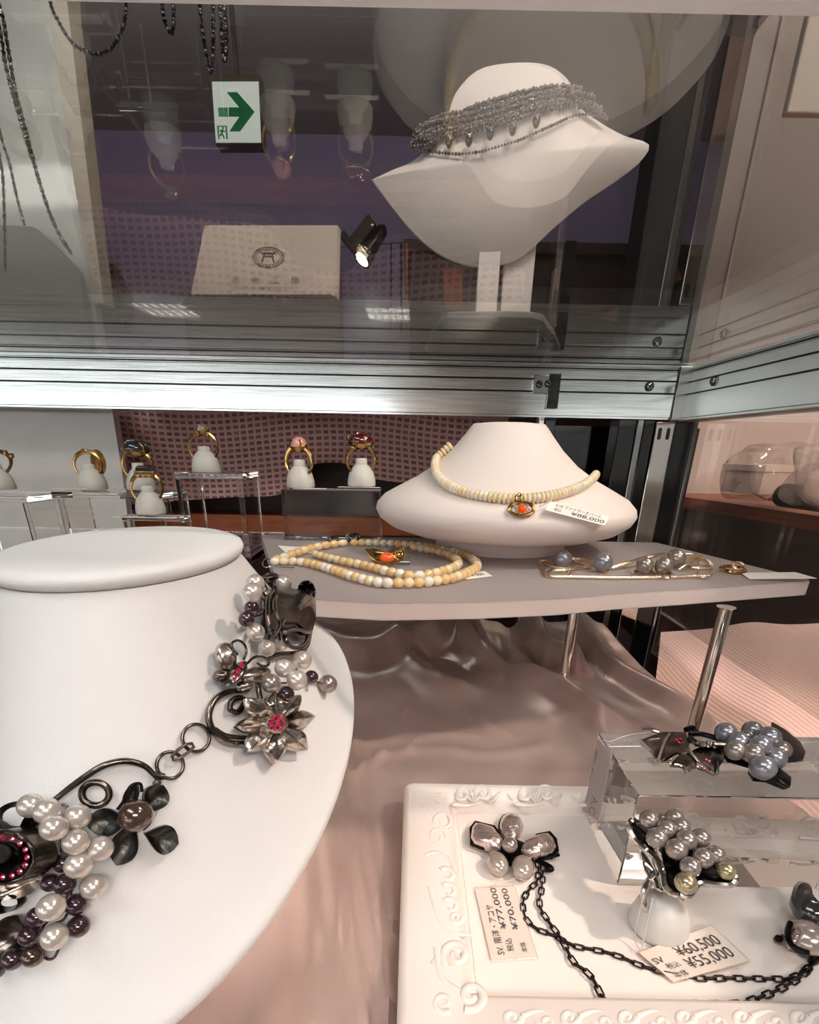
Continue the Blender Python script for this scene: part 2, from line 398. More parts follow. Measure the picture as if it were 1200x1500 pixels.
for (u, v, Y, lx, ly, lb) in ((232, 449, .407*KY, .62, 1.2, 'louvred ceiling light far behind on the left, mirrored low in the rear glass'), (568, 455, .407*KY, .5, 1.2, 'louvred ceiling light far behind near the middle, mirrored low in the rear glass'), (22, 276, .44*KY, 1.0, .6, 'louvred ceiling light mirrored in the white board at the left')):
    luminaire(mirrored(u, v, Y), lx, ly, lb)
luminaire((.9, -1.6, LZ), 1.2, .6, 'louvred ceiling light over the right of the shop floor')
# ================================================================== display cabinet
t = cab = thing('display_cabinet', 'aluminium framed display cabinet with polished rails under the glass shelf', 'display case', (0, .2, -.06))
obj('base_board', MB().box((-.55, .0, -.05), (.176, .338*KY, -.004)), M['cardbase'], t, 0)
def rail_profile():
    # (depth towards the viewer, z)
    return [(0, .178), (.0, .1795), (-.0012, .180), (-.0012, .1985), (.0, .1988), (.0, .1996), (-.001, .2), (-.001, .2085), (.0004, .2088), (.0004, .2096), (-.0008, .21), (-.0008, .2165), (0, .217), (0, .2195), (-.0016, .2198), (-.0016, .222), (.03, .222), (.03, .178)]
b = MB(); b.prism([(-1.3, BY+y, z) for y, z in rail_profile()], (1.3+XS-.0015, 0, 0)); rail = obj('back_rail', b, M['alu'], t, 30)
g = MB()
for z in (.1992, .2092, .2182): g.box((-1.3, BY-.0013, z-.0005), (XS-.004, BY-.0006, z+.0005))
obj('groove', g, M['alud'], rail, 0)
b = MB(); b.prism([(XS+y, BY+.03, z) for y, z in rail_profile()][::-1], (0, -.62*KY, 0)); srail = obj('side_rail', b, M['alur'], t, 30)
# side rail: profile runs towards +X
srail.data.update()
g = MB()
for z in (.1992, .2092, .2182): g.box((XS-.0013, -.2, z-.0005), (XS-.0006, BY-.003, z+.0005))
obj('groove', g, M['alud'], srail, 0)
obj('corner_joint', MB().box((XS-.0125, BY-.0018, .1775), (XS+.004, BY+.01, .2215)), M['steel'], t, 30, .0006)
obj('corner_gap', MB().box((XS-.0135, BY-.0022, .178), (XS-.0127, BY, .221)), M['alud'], t, 0)
def screw(p, n, parent, r=.0034):
    p = V(p); n = V(n).normalized(); b = MB().lathe([(0, .0022), (r*.55, .002), (r*.9, .0012), (r, 0), (r, -.001)], p, 20, n)
    s = obj('screw', b, M['steel'], parent, 50); x = n.orthogonal().normalized(); y = n.cross(x); x, y = (x+y).normalized(), (x-y).normalized()
    c = MB().obox(p+n*.0021, x*r*.6, y*.0004, n*.0003).obox(p+n*.0021, y*r*.6, x*.0004, n*.0003); obj('cross_slot', c, M['alud'], s, 0)
    w = MB().tube(arc(p, r*1.06, 0, 360, 24, x, y)[:-1], .0004, 6, True); obj('washer', w, M['alud'], s)
screw(py(952, 566, BY-.002), (0, -1, 0), t); screw(px(1045, 558, XS-.002), (-1, 0, 0), t)
# bracket and its upright
br = obj('bracket', MB().box(py(783, 549, BY-.006), py(806, 577, BY-.0035)+V((0, .003, 0))), M['steel'], t, 30, .0005)
screw(py(790, 563, BY-.0062), (0, -1, 0), br, .0026); screw(py(803, 562, BY-.0062), (0, -1, 0), br, .0026)
a0 = py(806, 547, BY-.007)
obj('bracket_hook', MB().box((a0.x, BY-.007, .185), (a0.x+.0105, BY-.0025, a0.z)), M['blackgl'], t, 30, .0006)
u0 = py(803, 615, BY-.004)
up_ = MB().box((u0.x-.001, BY+.032, -.05), (u0.x+.005, BY+.044, .30)); obj('upright', up_, M['chrome'], t, 30, .0008)
obj('upright', MB().box((u0.x+.0055, BY+.031, -.05), (u0.x+.016, BY+.046, .32)), M['blackgl'], t, 30, .0008)
# corner posts
def post(name, x0, x1, y0, y1, z0, z1, m): return obj(name, MB().box((x0, y0, z0), (x1, y1, z1)), m, t, 30, .0008)
post('corner_post', .195, .212, BY+.005, BY+.03, -.2, .178, M['blackgl']); post('corner_post', .2125, .2185, BY+.004, BY+.028, -.2, .178, M['steel'])
post('corner_post', .219, .2295, BY+.005, BY+.033, -.2, .178, M['blackgl'])
fp = post('corner_post', .230, .248, BY+.003, BY+.023, -.2, .1765, M['chrome'])
sl = MB()
for x in (.2345, .2425):
    sl.prism([(x+.0017*math.cos(a*PI/12), BY+.0027, .166+(.0035 if math.sin(a*PI/12) > 0 else -.0035)+.0017*math.sin(a*PI/12)) for a in range(24)], (0, -.0002, 0))
obj('slot', sl, M['blackgl'], fp, 0)
post('corner_post', .2485, .267, BY+.005, BY+.033, -.2, .177, M['blackgl']); post('corner_post', .2675, .2705, BY+.004, BY+.033, -.2, .177, M['steel'])
post('upper_post', .222, .262, .47*KY, .5*KY, .2, .9, M['blackm'])
obj('back_panel', MB().box((.128, .44*KY, -.2), (.30, .452*KY, .1735)), M['blackgl'], t, 0)
obj('lower_back_panel', MB().box((-.9, .56*KY, -.3), (.30, .575*KY, .16)), M['wooddark'], t, 0)
obj('lower_side_glass', MB().box((XS+.010, -.2, -.005), (XS+.015, BY, .178)), M['pane'], t, 0)
gz = py(300, 447, BY+.012).z
obj('rear_glass', MB().box((-1.2, BY+.010, ZG+.0075), (.20, BY+.015, gz)), M['pane'], t, 0)
obj('back_ledge', MB().box((-.292, BY+.031, .192), (.30, .9*KY, .214)), M['blackgl'], t, 0); obj('back_ledge', MB().box((-1.3, BY+.031, .192), (-.293, YBF-.0008, .214)), M['blackgl'], t, 0)

# glass shelf
t = thing('glass_shelf', 'clear glass shelf overhead with a bright polished front edge', 'glass shelf', (0, .25, ZG))
yF = pz(600, 5, ZG).y
obj('glass_sheet', MB().box((-1.2, yF+.001, ZG+.0004), (XS+.002, BY+.026, ZG+.0064)), M['glass'], t, 0)
obj('front_edge', MB().box((-1.2, yF-.0035, ZG-.0004), (XS+.002, yF+.0008, ZG+.0072)), M['gedge'], t, 0, .0006)

# ================================================================== satin cloth
def satin():
    nx, ny = 300, 260
    xs = np.linspace(-.42, .205, nx); ys = np.linspace(.0, .36, ny); Xg, Yg = np.meshgrid(xs, ys, indexing='ij')
    Z = np.zeros_like(Xg)
    # (pixels on the cloth, height, width)
    R = [([(450, 935), (520, 960), (600, 945), (640, 925), (655, 905)], .013, .014),
         ([(690, 905), (692, 935), (720, 965), (770, 985), (830, 1015), (880, 1050)], .009, .0085),
         ([(640, 960), (690, 985), (740, 975), (770, 960)], -.005, .010),
         ([(770, 895), (785, 930), (800, 960), (840, 975)], .015, .0085),
         ([(745, 900), (750, 935), (765, 955)], -.004, .007),
         ([(845, 900), (880, 960), (960, 1010), (1050, 1065)], .007, .009),
         ([(560, 930), (610, 975), (670, 1000)], .005, .012),
         ([(820, 1020), (870, 1050), (890, 1075), (960, 1120)], .0022, .004),
         ([(440, 905), (520, 905), (600, 900)], .010, .012),
         ([(500, 1115), (512, 1150), (530, 1260), (550, 1370), (575, 1500)], .0034, .0028),
         ([(520, 1085), (540, 1160), (560, 1260), (585, 1400)], .0022, .0030),
         ([(478, 1190), (490, 1300), (500, 1420), (520, 1500)], .0022, .0035),
         ([(440, 1250), (455, 1360), (450, 1500)], .0026, .005),
         ([(400, 1330), (405, 1420), (390, 1500)], .0026, .006),
         ([(505, 1085), (560, 1078), (610, 1068), (700, 1072)], .0010, .0030),
         ([(560, 1100), (640, 1090), (720, 1098), (800, 1085)], .0009, .0035),
         ([(600, 1092), (612, 1075)], .0016, .002), ([(520, 1130), (560, 1098)], .0022, .0028),
         ([(700, 1040), (720, 1060), (745, 1070)], .0012, .003), ([(590, 1040), (600, 1025)], .0012, .002)]
    for pts, h, w in R:
        P = np.array([[q.x, q.y/KY] for q in smooth_path([pz(a, b, .003) for a, b in pts], 5)])
        D = np.full(Xg.shape, 9.)
        for i in range(len(P)-1):
            a, d = P[i], P[i+1]-P[i]; tt = np.clip(((Xg-a[0])*d[0]+(Yg-a[1])*d[1])/(d@d+1e-12), 0, 1)
            D = np.minimum(D, np.hypot(Xg-a[0]-tt*d[0], Yg-a[1]-tt*d[1]))
        Z += 1.35*h*np.exp(-(D/w)**2)
    Z += .0009*np.sin(Xg*61+1.7*np.sin(Yg*43))*np.sin(Yg*47+1)+.0003*np.sin(Xg*210+4*np.sin(Yg*60))
    Z += .004*np.clip((Yg-.27)/.06, 0, 1)
    Z = np.maximum(Z, -.002)
    # keep it flat under the tray and the front bust
    m = ((Xg > -.004) & (Yg < .137)); Z[m] = np.minimum(Z[m], .0004)-.0008
    # hang over the right-hand and back edges
    edge = .178+.012*np.clip((.19-Yg)/.06, 0, 1)
    over = np.clip(Xg-edge, 0, 1); Xn = np.where(over > 0, edge+.004*(1-np.exp(-over/.004)), Xg); Z = Z-np.where(over > 0, over*1.3+.0005, 0)
    ob = np.clip(Yg-.336, 0, 1); Yn = np.where(ob > 0, .336+.003*(1-np.exp(-ob/.003)), Yg); Z = Z-ob*1.2
    mb = MB().grid([[V((Xn[i, j], Yn[i, j]*KY, Z[i, j])) for j in range(ny)] for i in range(nx)])
    o = obj('satin_cloth', mb, M['satin'], smooth=80); tag(o, 'rumpled dusty pink satin cloth lining the cabinet floor', 'cloth'); return o
satin()

# ================================================================== front necklace bust
SB_ = .75                                          # the bust stands close, raised on a plinth
def near(x, y, z): return V((x*SB_, y*SB_*KY, CZ+(z-CZ)*SB_))
NC, NR = near(-.0955, .128, .118), .0362*SB_; NZ = NC.z
RC, RXX, RYY, RK = near(-.0899, .1473, .030), .0637*SB_, .0934*SB_*KY, .2/KY; RZ0 = RC.z
NSY = .92*KY
def bust_pt(a, s):
    ca, sa = math.cos(a), math.sin(a)
    n = V((NC.x+(NR-.0012)*ca, NC.y+(NR-.0012)*NSY*sa, NZ-.0036)); y = RC.y+RYY*sa
    r = V((RC.x+RXX*ca, y, RZ0+RK*(y-RC.y)))
    e = s; h = 1-(1-s)**1.22
    return V((n.x+(r.x-n.x)*e, n.y+(r.y-n.y)*e, n.z+(r.z-n.z)*h))
t = thing('necklace_bust', 'white leatherette necklace bust with a flat round neck top, large in the left foreground', 'necklace bust', (RC.x, RC.y, 0))
NA = 120; rows = [[bust_pt(2*PI*j/NA, i/30) for j in range(NA)] for i in range(31)]
def shift(row, k, dz):
    c = RC; return [V((c.x+(p.x-c.x)*k, c.y+(p.y-c.y)*k, p.z+dz)) for p in row]
L_ = rows[-1]; rows += [shift(L_, 1.006, -.0012), shift(L_, 1.004, -.0032), shift(L_, .985, -.0045), shift(L_, .93, -.0045)]
base = [V((RC.x+(p.x-RC.x)*.62, RC.y+.012+(p.y-RC.y)*.5, .0005)) for p in L_]
rows += [[V((RC.x+(p.x-RC.x)*.62, RC.y+.012+(p.y-RC.y)*.5, p.z-.0045)) for p in L_], base]
bm_ = MB(); n = NA; bm_.v = [p for r in rows for p in r]
bm_.f = [(i*n+j, i*n+(j+1) % n, (i+1)*n+(j+1) % n, (i+1)*n+j) for i in range(len(rows)-1) for j in range(n)]+[tuple(range((len(rows)-1)*n, len(rows)*n)), tuple(range(n))[::-1]]
bust_body = obj('bust_body', bm_, M['leather'], t, 60)
BV = BVHTree.FromPolygons([tuple(p) for p in bm_.v], bm_.f)
obj('neck_top', MB().lathe([(0, .0012), (NR*.6, .0011), (NR*.9, .0006), (NR*.985, -.0003), (NR, -.0014), (NR*.985, -.0026), (NR*.95, -.0034), (NR*.8, -.0038)], V((NC.x, NC.y, NZ)), 96, sy=NSY), M['leather'], t, 60)
def hit(u, v):
    d = ray(u, v).normalized(); r = BV.ray_cast(CAM, d); k = 0
    while r[0] is None and k < 40:              # just past the shoulder: same distance as the shoulder beside it
        k += 1; r = BV.ray_cast(CAM, ray(u-2*k, v+k).normalized())
    if k: return ppl(u, v, V(r[0]), FW), -d
    n = V(r[1]); return V(r[0]), (n if n.dot(d) < 0 else -n)
def onb(u, v, lift):
    p, n = hit(u, v); d = ray(u, v).normalized(); return p-d*(lift/max(.35, -n.dot(d)))

# ================================================================== floral silver necklace on the front bust
p0 = onb(300, 1100, 0)
NK = t = thing('floral_necklace', 'oxidised silver flower necklace with pearls and rubies draped on the white bust', 'necklace', p0)
def npearl(u, v, r, m, lift=0, parent=None):
    p, n = hit(u, v); R = size(r, p)
    R = size(r, onb(u, v, R+lift)); pearl(onb(u, v, R+lift), R, M[m], parent or NK)
def ntube(pts, r, m='ox', lift=.0012, name='wire', n=10, parent=None, per=6, taper=None, closed=False):
    Q = sm2(pts, per) if not closed else pts
    P = [onb(u, v, lift+size(r, hit(u, v)[0])) for u, v in Q]; R = size(r, P[len(P)//2])
    rs = [R]*len(P) if not taper else [R*(taper+(1-taper)*math.sin(PI*(i+.6)/(len(P)+.2))) for i in range(len(P))]
    return obj(name, MB().tube(P, rs, n, closed), M[m], parent or NK)
def nring(u, v, ro, r, lift=.001, m='ox', name='ring_link', ry=None):
    ry = ry or ro
    return ntube([(u+ro*math.cos(a*PI/16), v+ry*math.sin(a*PI/16)) for a in range(32)], r, m, lift, name, 10, closed=True)
def out_px(base, tip, w, pointed=1.0, n=14, lean=0, fat=.5):
    """petal outline in pixels"""
    bx, by = base; tx, ty = tip; dx, dy = tx-bx, ty-by; L = math.hypot(dx, dy); ex, ey = dx/L, dy/L; o = []
    prof = lambda s: w*(math.sin(PI*min(1, s**(math.log(.5)/math.log(fat))))**(.75 if pointed < .5 else .95))*(1 if pointed < .5 else 1)
    for k in range(n+1):
        s = k/n; o.append((bx+dx*s-ey*prof(s), by+dy*s+ex*prof(s)))
    for k in range(n-1, 0, -1):
        s = k/n; o.append((bx+dx*s+ey*prof(s), by+dy*s-ex*prof(s)))
    return o
def ell(u, v, a, b, rot=0, n=24):
    c, s = math.cos(math.radians(rot)), math.sin(math.radians(rot))
    return [(u+a*math.cos(t)*c-b*math.sin(t)*s, v+a*math.cos(t)*s+b*math.sin(t)*c) for t in [2*PI*k/n for k in range(n)]]
def plate(px_out, lift, h, thick, m, parent, name, tilt=(0, 0), ridge=0, axis=None, rings=6, surf=None, p=2.0):
    """raised plate over a pixel outline, standing on the bust (or on surf = (point, normal))"""
    cu = sum(q[0] for q in px_out)/len(px_out); cv = sum(q[1] for q in px_out)/len(px_out)
    if surf: P, N = surf; P = ppl(cu, cv, P+N*lift, N)
    else:
        P = onb(cu, cv, lift); N = hit(cu, cv)[1]
    N = (N+V((tilt[0], tilt[1], 0))).normalized()
    O = [ppl(u, v, P, N) for u, v in px_out]; ax = None
    if axis: ax = (ppl(*axis[1], P, N)-ppl(*axis[0], P, N)).normalized()
    return obj(name, MB().dome(O, N, h, thick, rings, ridge, ax, p), M[m], parent, 50)
def gem(u, v, r, m, lift, parent, surf=None, name='ruby'):
    if surf: P, N = surf; P = ppl(u, v, P+N*lift, N)
    else: P = onb(u, v, lift); N = hit(u, v)[1]
    R = size(r, P); b = MB().lathe([(0, R*.55), (R*.55, R*.5), (R*.98, R*.1), (R, 0), (R*.7, -R*.5), (0, -R*.8)], P, 10, N)
    return obj(name, b, M[m], parent, 20)

# --- flower with the ruby heart
fc = (407, 1059)
for k, (tx, ty, w) in enumerate([(463, 1049, 13), (451, 1099, 15), (404, 1118, 14), (362, 1102, 14), (347, 1064, 12), (362, 1023, 13), (402, 1012, 13), (440, 1017, 12)]):
    pl = plate(out_px((fc[0]+(tx-fc[0])*.10, fc[1]+(ty-fc[1])*.10), (tx, ty), w, 1, 12, fat=.55), .0042+.0004*(k % 2), .0022, .0012, 'oxlight', NK, 'petal', ridge=.0005, axis=(fc, (tx, ty)))
    ntube([(fc[0]+(tx-fc[0])*.25, fc[1]+(ty-fc[1])*.25), (fc[0]+(tx-fc[0])*.6, fc[1]+(ty-fc[1])*.6), (fc[0]+(tx-fc[0])*.9, fc[1]+(ty-fc[1])*.9)], .8, 'oxd', .0058, 'vein', 6, pl, 3)
heart = plate(ell(fc[0], fc[1], 15.5, 15.5), .0068, .0012, .003, 'oxlight', NK, 'flower_heart')
gem(fc[0], fc[1], 4.6, 'ruby', .0086, heart)
for k in range(7): gem(fc[0]+9.6*math.cos(k*2*PI/7-1.5), fc[1]+9.6*math.sin(k*2*PI/7-1.5), 4.3, 'ruby', .0080, heart)
# --- big curved wires beside it
ntube([(360, 1012), (335, 1013), (315, 1025), (306, 1045), (308, 1062), (318, 1077), (335, 1087), (352, 1089), (368, 1087)], 5.2, taper=.75)
ntube([(315, 1068), (330, 1077), (350, 1080), (368, 1081)], 3.6)
ntube([(375, 1028), (365, 1032), (358, 1030), (350, 1043), (338, 1040), (337, 1036), (340, 1026), (352, 1022), (364, 1028)], 4.2, name='loop')
ntube([(378, 1000), (379, 1012), (381, 1024)], 4.2)
ntube([(395, 963), (410, 958), (430, 957), (445, 953), (449, 946)], 3.6)
# --- butterfly
bf = plate(out_px((336, 1004), (360, 968), 8.5, 0, 12), .0050, .0022, .0025, 'ox', NK, 'butterfly_body')
for u, v in ((344, 991), (349.5, 983), (354.5, 974.5)): gem(u, v, 4.6, 'ruby', .0078, bf)
plate(ell(333, 961, 13.5, 21, -14), .0040, .0016, .001, 'oxlight', bf, 'wing', (-.2, 0), .0004, ((340, 982), (328, 942)))
plate(ell(377, 988, 21, 11.5, -12), .0046, .0016, .001, 'oxlight', bf, 'wing', (.15, -.15), .0004, ((360, 988), (398, 980)))
plate(ell(326, 989, 10, 8.5, -20), .0036, .0016, .001, 'ox', bf, 'wing')
plate(ell(360, 1005, 10, 9, 40), .0040, .0016, .001, 'oxlight', bf, 'wing')
ntube([(348, 959), (341, 950), (340, 942), (349, 938), (358, 944), (361, 955), (357, 966)], 1.9, lift=.004, name='antenna', parent=bf)
ntube([(362, 972), (372, 963), (385, 962), (394, 968), (392, 975), (383, 975), (377, 971)], 1.9, lift=.005, name='antenna', parent=bf)
# --- pearl spray next to it
for u, v, r, m, l in ((456, 992, 10.5, 'pd', .001), (419, 1017, 12.5, 'pd', .004), (480, 1002, 14, 'pg', .0006), (442, 967, 14.5, 'pw', .003), (416, 979, 14, 'pw', .005), (397, 1001, 14.5, 'pg', .005), (435, 996, 15.5, 'pw', .007)): npearl(u, v, r, m, l)
for a, b_ in (((419, 1017), (430, 1003)), ((480, 1002), (450, 996)), ((442, 967), (432, 985)), ((397, 1001), (425, 1000))): ntube([a, ((a[0]+b_[0])/2, (a[1]+b_[1])/2), b_], 1.6, lift=.001, name='stem', n=6)
# --- upper cluster with the cup-shaped bell flower
for u, v, r, m, l in ((374, 855, 14, 'pw', .004), (370, 868, 14.5, 'pw', .006), (414, 855, 13, 'pw', .006), (369, 891, 11.5, 'pd', .004), (361, 907, 11.8, 'pd', .003), (375, 926, 13.5, 'pw', .003), (391, 949, 13, 'pw', .002), (411, 942, 11.5, 'pw', .001), (392, 873, 10, 'pg', .002)): npearl(u, v, r, m, l)
for u, v in ((374, 852), (376, 870), (372, 893), (366, 905), (381, 922), (392, 944), (410, 938), (384, 846), (402, 845)):
    ntube([(u, v), ((u+398)/2+2, (v+893)/2), (398, 893)], 1.7, 'ox', .004, 'stem', 6)
cup = plate([(392, 870), (400, 862), (412, 860), (428, 863), (444, 872), (455, 886), (457, 905), (456, 928), (446, 928), (430, 918), (412, 924), (401, 926), (394, 905), (390, 885)], .008, .007, .0014, 'ox', NK, 'bell_flower', (.1, -.1), 0, None, 8)
ntube([(424, 866), (405, 864), (394, 874), (392, 892), (394, 912), (402, 928), (409, 915), (403, 893), (404, 876), (416, 868)], 3.2, 'ox', .011, 'curled_rim', parent=cup)
for r_ in (0, 1):
    ntube([(440+r_*3, 858), (438+r_*3, 870), (446+r_*2, 880), (456, 880), (460, 866), (454, 854), (446, 856), (448+r_*3, 872)], 2.6, 'black' if r_ else 'ox', .011+.002*r_, 'tendril', parent=cup)
plate(ell(448, 862, 11, 12), .006, .003, .002, 'black', NK, 'curled_leaf')
plate(ell(395, 846, 14, 7, -10), .004, .004, .001, 'ox', NK, 'curled_leaf')
plate(ell(403, 908, 15, 20, 10), .003, .003, .001, 'black', NK, 'curled_leaf')
ntube([(412, 918), (416, 909), (428, 907), (440, 914), (445, 918), (457, 921), (448, 923), (430, 922), (418, 926)], 2.6, 'ox', .009, 'wire')
nring(434, 933, 16, 3.4, .005); ntube([(452, 898), (455, 915), (453, 930), (449, 945), (440, 953)], 4, 'ox', .004)
plate(ell(398, 880, 10, 8), .0015, .002, .001, 'black', NK, 'curled_leaf')
# --- chain rings
nring(287, 1081, 20, 2.9, .0012); nring(249, 1121, 19.5, 2.9, .0012)
nring(267, 1101, 15.5, 2.6, .0022, ry=8) if False else ntube([(281, 1089), (284, 1094), (276, 1102), (262, 1111), (254, 1113), (252, 1108), (260, 1099), (272, 1090)], 2.5, 'ox', .0022, 'oval_link', closed=True)
# --- long stem and the loops
ntube([(233, 1143), (224, 1133), (213, 1123), (198, 1117), (181, 1115), (163, 1118), (147, 1124), (129, 1135), (112, 1147), (95, 1160), (80, 1172), (59, 1188)], 5.2, taper=.7)
ntube([(228, 1130), (232, 1136), (240, 1138)], 5.5); npearl(230, 1147, 6, 'ox', .001)
nring(140, 1163, 20, 5.2, .003, ry=17)
# --- dark five-petalled flower with its bronze pearl
for o_, l, tl in ((out_px((216, 1192), (240, 1150), 19, 0, 12, fat=.6), .0045, (.2, .2)), (out_px((212, 1222), (262, 1236), 22, 0, 12, fat=.62), .004, (.2, -.1)), (out_px((197, 1205), (170, 1268), 21, 0, 12, fat=.6), .0045, (-.1, -.25)),
                  (out_px((183, 1205), (124, 1205), 21, 0, 12, fat=.5), .003, (-.1, 0)), (out_px((178, 1192), (198, 1148), 9, 0, 12, fat=.6), .006, (-.5, .1))):
    plate(o_, l, -.0014, .0011, 'oxd', NK, 'dark_petal', tl)
ntube([(172, 1186), (182, 1172), (191, 1152), (205, 1148), (208, 1160)], 2.4, 'black', .008, 'petal_rim')
npearl(199, 1195, 24.5, 'pk', .003)
# --- rose with a ring of rubies on the far left
for o_, l, m, tl in ((ell(20, 1197, 34, 22, -20), .002, 'oxd', (-.1, .3)), (ell(48, 1218, 20, 30, 10), .002, 'ox', (.3, 0)), (ell(30, 1300, 36, 14, -22), .003, 'oxlight', (.1, -.3)), (ell(8, 1376, 24, 36, 25), .003, 'ox', (0, 0)), (ell(-20, 1250, 40, 50), .002, 'oxd', (0, 0)), (ell(0, 1325, 26, 14, -10), .002, 'black', (0, 0))): plate(o_, l, -.003, .0012, m, NK, 'rose_petal', tl)
cupr = plate(ell(4, 1256, 48, 40), .006, -.002, .004, 'ox', NK, 'rose_heart')
ntube(ell(4, 1256, 46, 38, n=30), 3.4, 'ox', .009, 'rose_rim', closed=True, parent=cupr)
plate(ell(2, 1256, 25, 22), .0078, -.003, .001, 'black', cupr, 'rose_throat'); npearl(4, 1250, 14, 'oxd', .006, cupr)
for k in range(16):
    a = k*2*PI/16; gem(4+35.5*math.cos(a), 1256+29*math.sin(a), 4.6, 'ruby', .0094, cupr)
# --- mixed pearl cluster
for u, v, r, m, l in ((68, 1251, 15.5, 'pd', .003), (93, 1264, 14, 'pd', .002), (74, 1293, 13, 'pd', .002), (95, 1295, 15.5, 'pd', .003), (112, 1325, 15.5, 'pd', .002), (55, 1343, 15, 'pd', .002), (115, 1357, 16, 'pd', .002), (44, 1371, 15.5, 'pd', .002), (49, 1400, 16, 'pk', .001), (19, 1405, 15.5, 'pd', .001), (-8, 1420, 15, 'pd', .001),
                      (45, 1180, 18, 'pw', .006), (69, 1188, 19, 'pw', .008), (79, 1213, 19, 'pw', .009), (113, 1197, 19, 'pw', .006), (111, 1233, 19, 'pw', .007), (147, 1243, 18.5, 'pw', .005), (115, 1267, 19.5, 'pw', .006), (137, 1299, 18.5, 'pw', .003), (75, 1329, 19.5, 'pw', .006), (80, 1372, 19, 'pw', .004)): npearl(u, v, r, m, l)
ntube([(88, 1185), (92, 1178), (99, 1184), (92, 1205), (90, 1240), (98, 1275), (104, 1310), (95, 1345), (70, 1360), (66, 1400), (78, 1404), (86, 1390)], 2, 'ox', .0015, 'wire')
ntube([(69, 1188), (90, 1225), (95, 1250), (106, 1290), (88, 1330), (62, 1360), (48, 1400)], 1.8, 'ox', .001, 'wire')

# ================================================================== embossed tray
tyaw = 0
TA = pz(592, 1142, .014); TX0, TY1 = TA.x, TA.y; TX1, TY0 = .204, .036*KY
IN = (pz(665, 1192, ZT).x, pz(735, 1468, ZT).y, .176, pz(665, 1191, ZT).y)
t = thing('embossed_tray', 'ivory rectangular tray with scrolls and shells embossed round its rim', 'tray', ((TX0+TX1)/2, (TY0+TY1)/2, .001))
def rrect(x0, y0, x1, y1, r, n=6):
    o = []
    for cx, cy, a in ((x1-r, y1-r, 0), (x0+r, y1-r, 90), (x0+r, y0+r, 180), (x1-r, y0+r, 270)):
        for k in range(n+1): o.append((cx+r*math.cos(math.radians(a+90*k/n)), cy+r*math.sin(math.radians(a+90*k/n))))
    return o
R0 = []
for d, z, r in ((.0022, .0008, .005), (.0003, .004, .004), (0, .0105, .004), (.0008, .0128, .004), (.0028, .0140, .004)):
    R0.append([V((x, y, z)) for x, y in rrect(TX0+d, TY0+d, TX1-d, TY1-d, r)])
for d, z, r in ((-.0045, .0136, .004), (-.0032, .0126, .004), (-.0018, .0112, .003), (0, .0062, .002)):
    R0.append([V((x, y, z)) for x, y in rrect(IN[0]+d, IN[1]+d, IN[2]-d, IN[3]-d, r)])
R0.append([V((x, y, .0060)) for x, y in rrect(IN[0]+.001, IN[1]+.001, IN[2]-.001, IN[3]-.001, .002)])
b = MB(); n = len(R0[0]); b.v = [p for r in R0 for p in r]; b.f = [(i*n+j, i*n+(j+1) % n, (i+1)*n+(j+1) % n, (i+1)*n+j) for i in range(len(R0)-1) for j in range(n)]+[tuple(range(n))[::-1], tuple(range((len(R0)-1)*n, len(R0)*n))]
obj('tray_body', b, M['tray'], t, 40)
obj('linen_floor', MB().box((IN[0]+.0012, IN[1]+.0012, .0059), (IN[2]-.0012, IN[3]-.0012, .0063)), M['weave'], t, 0)
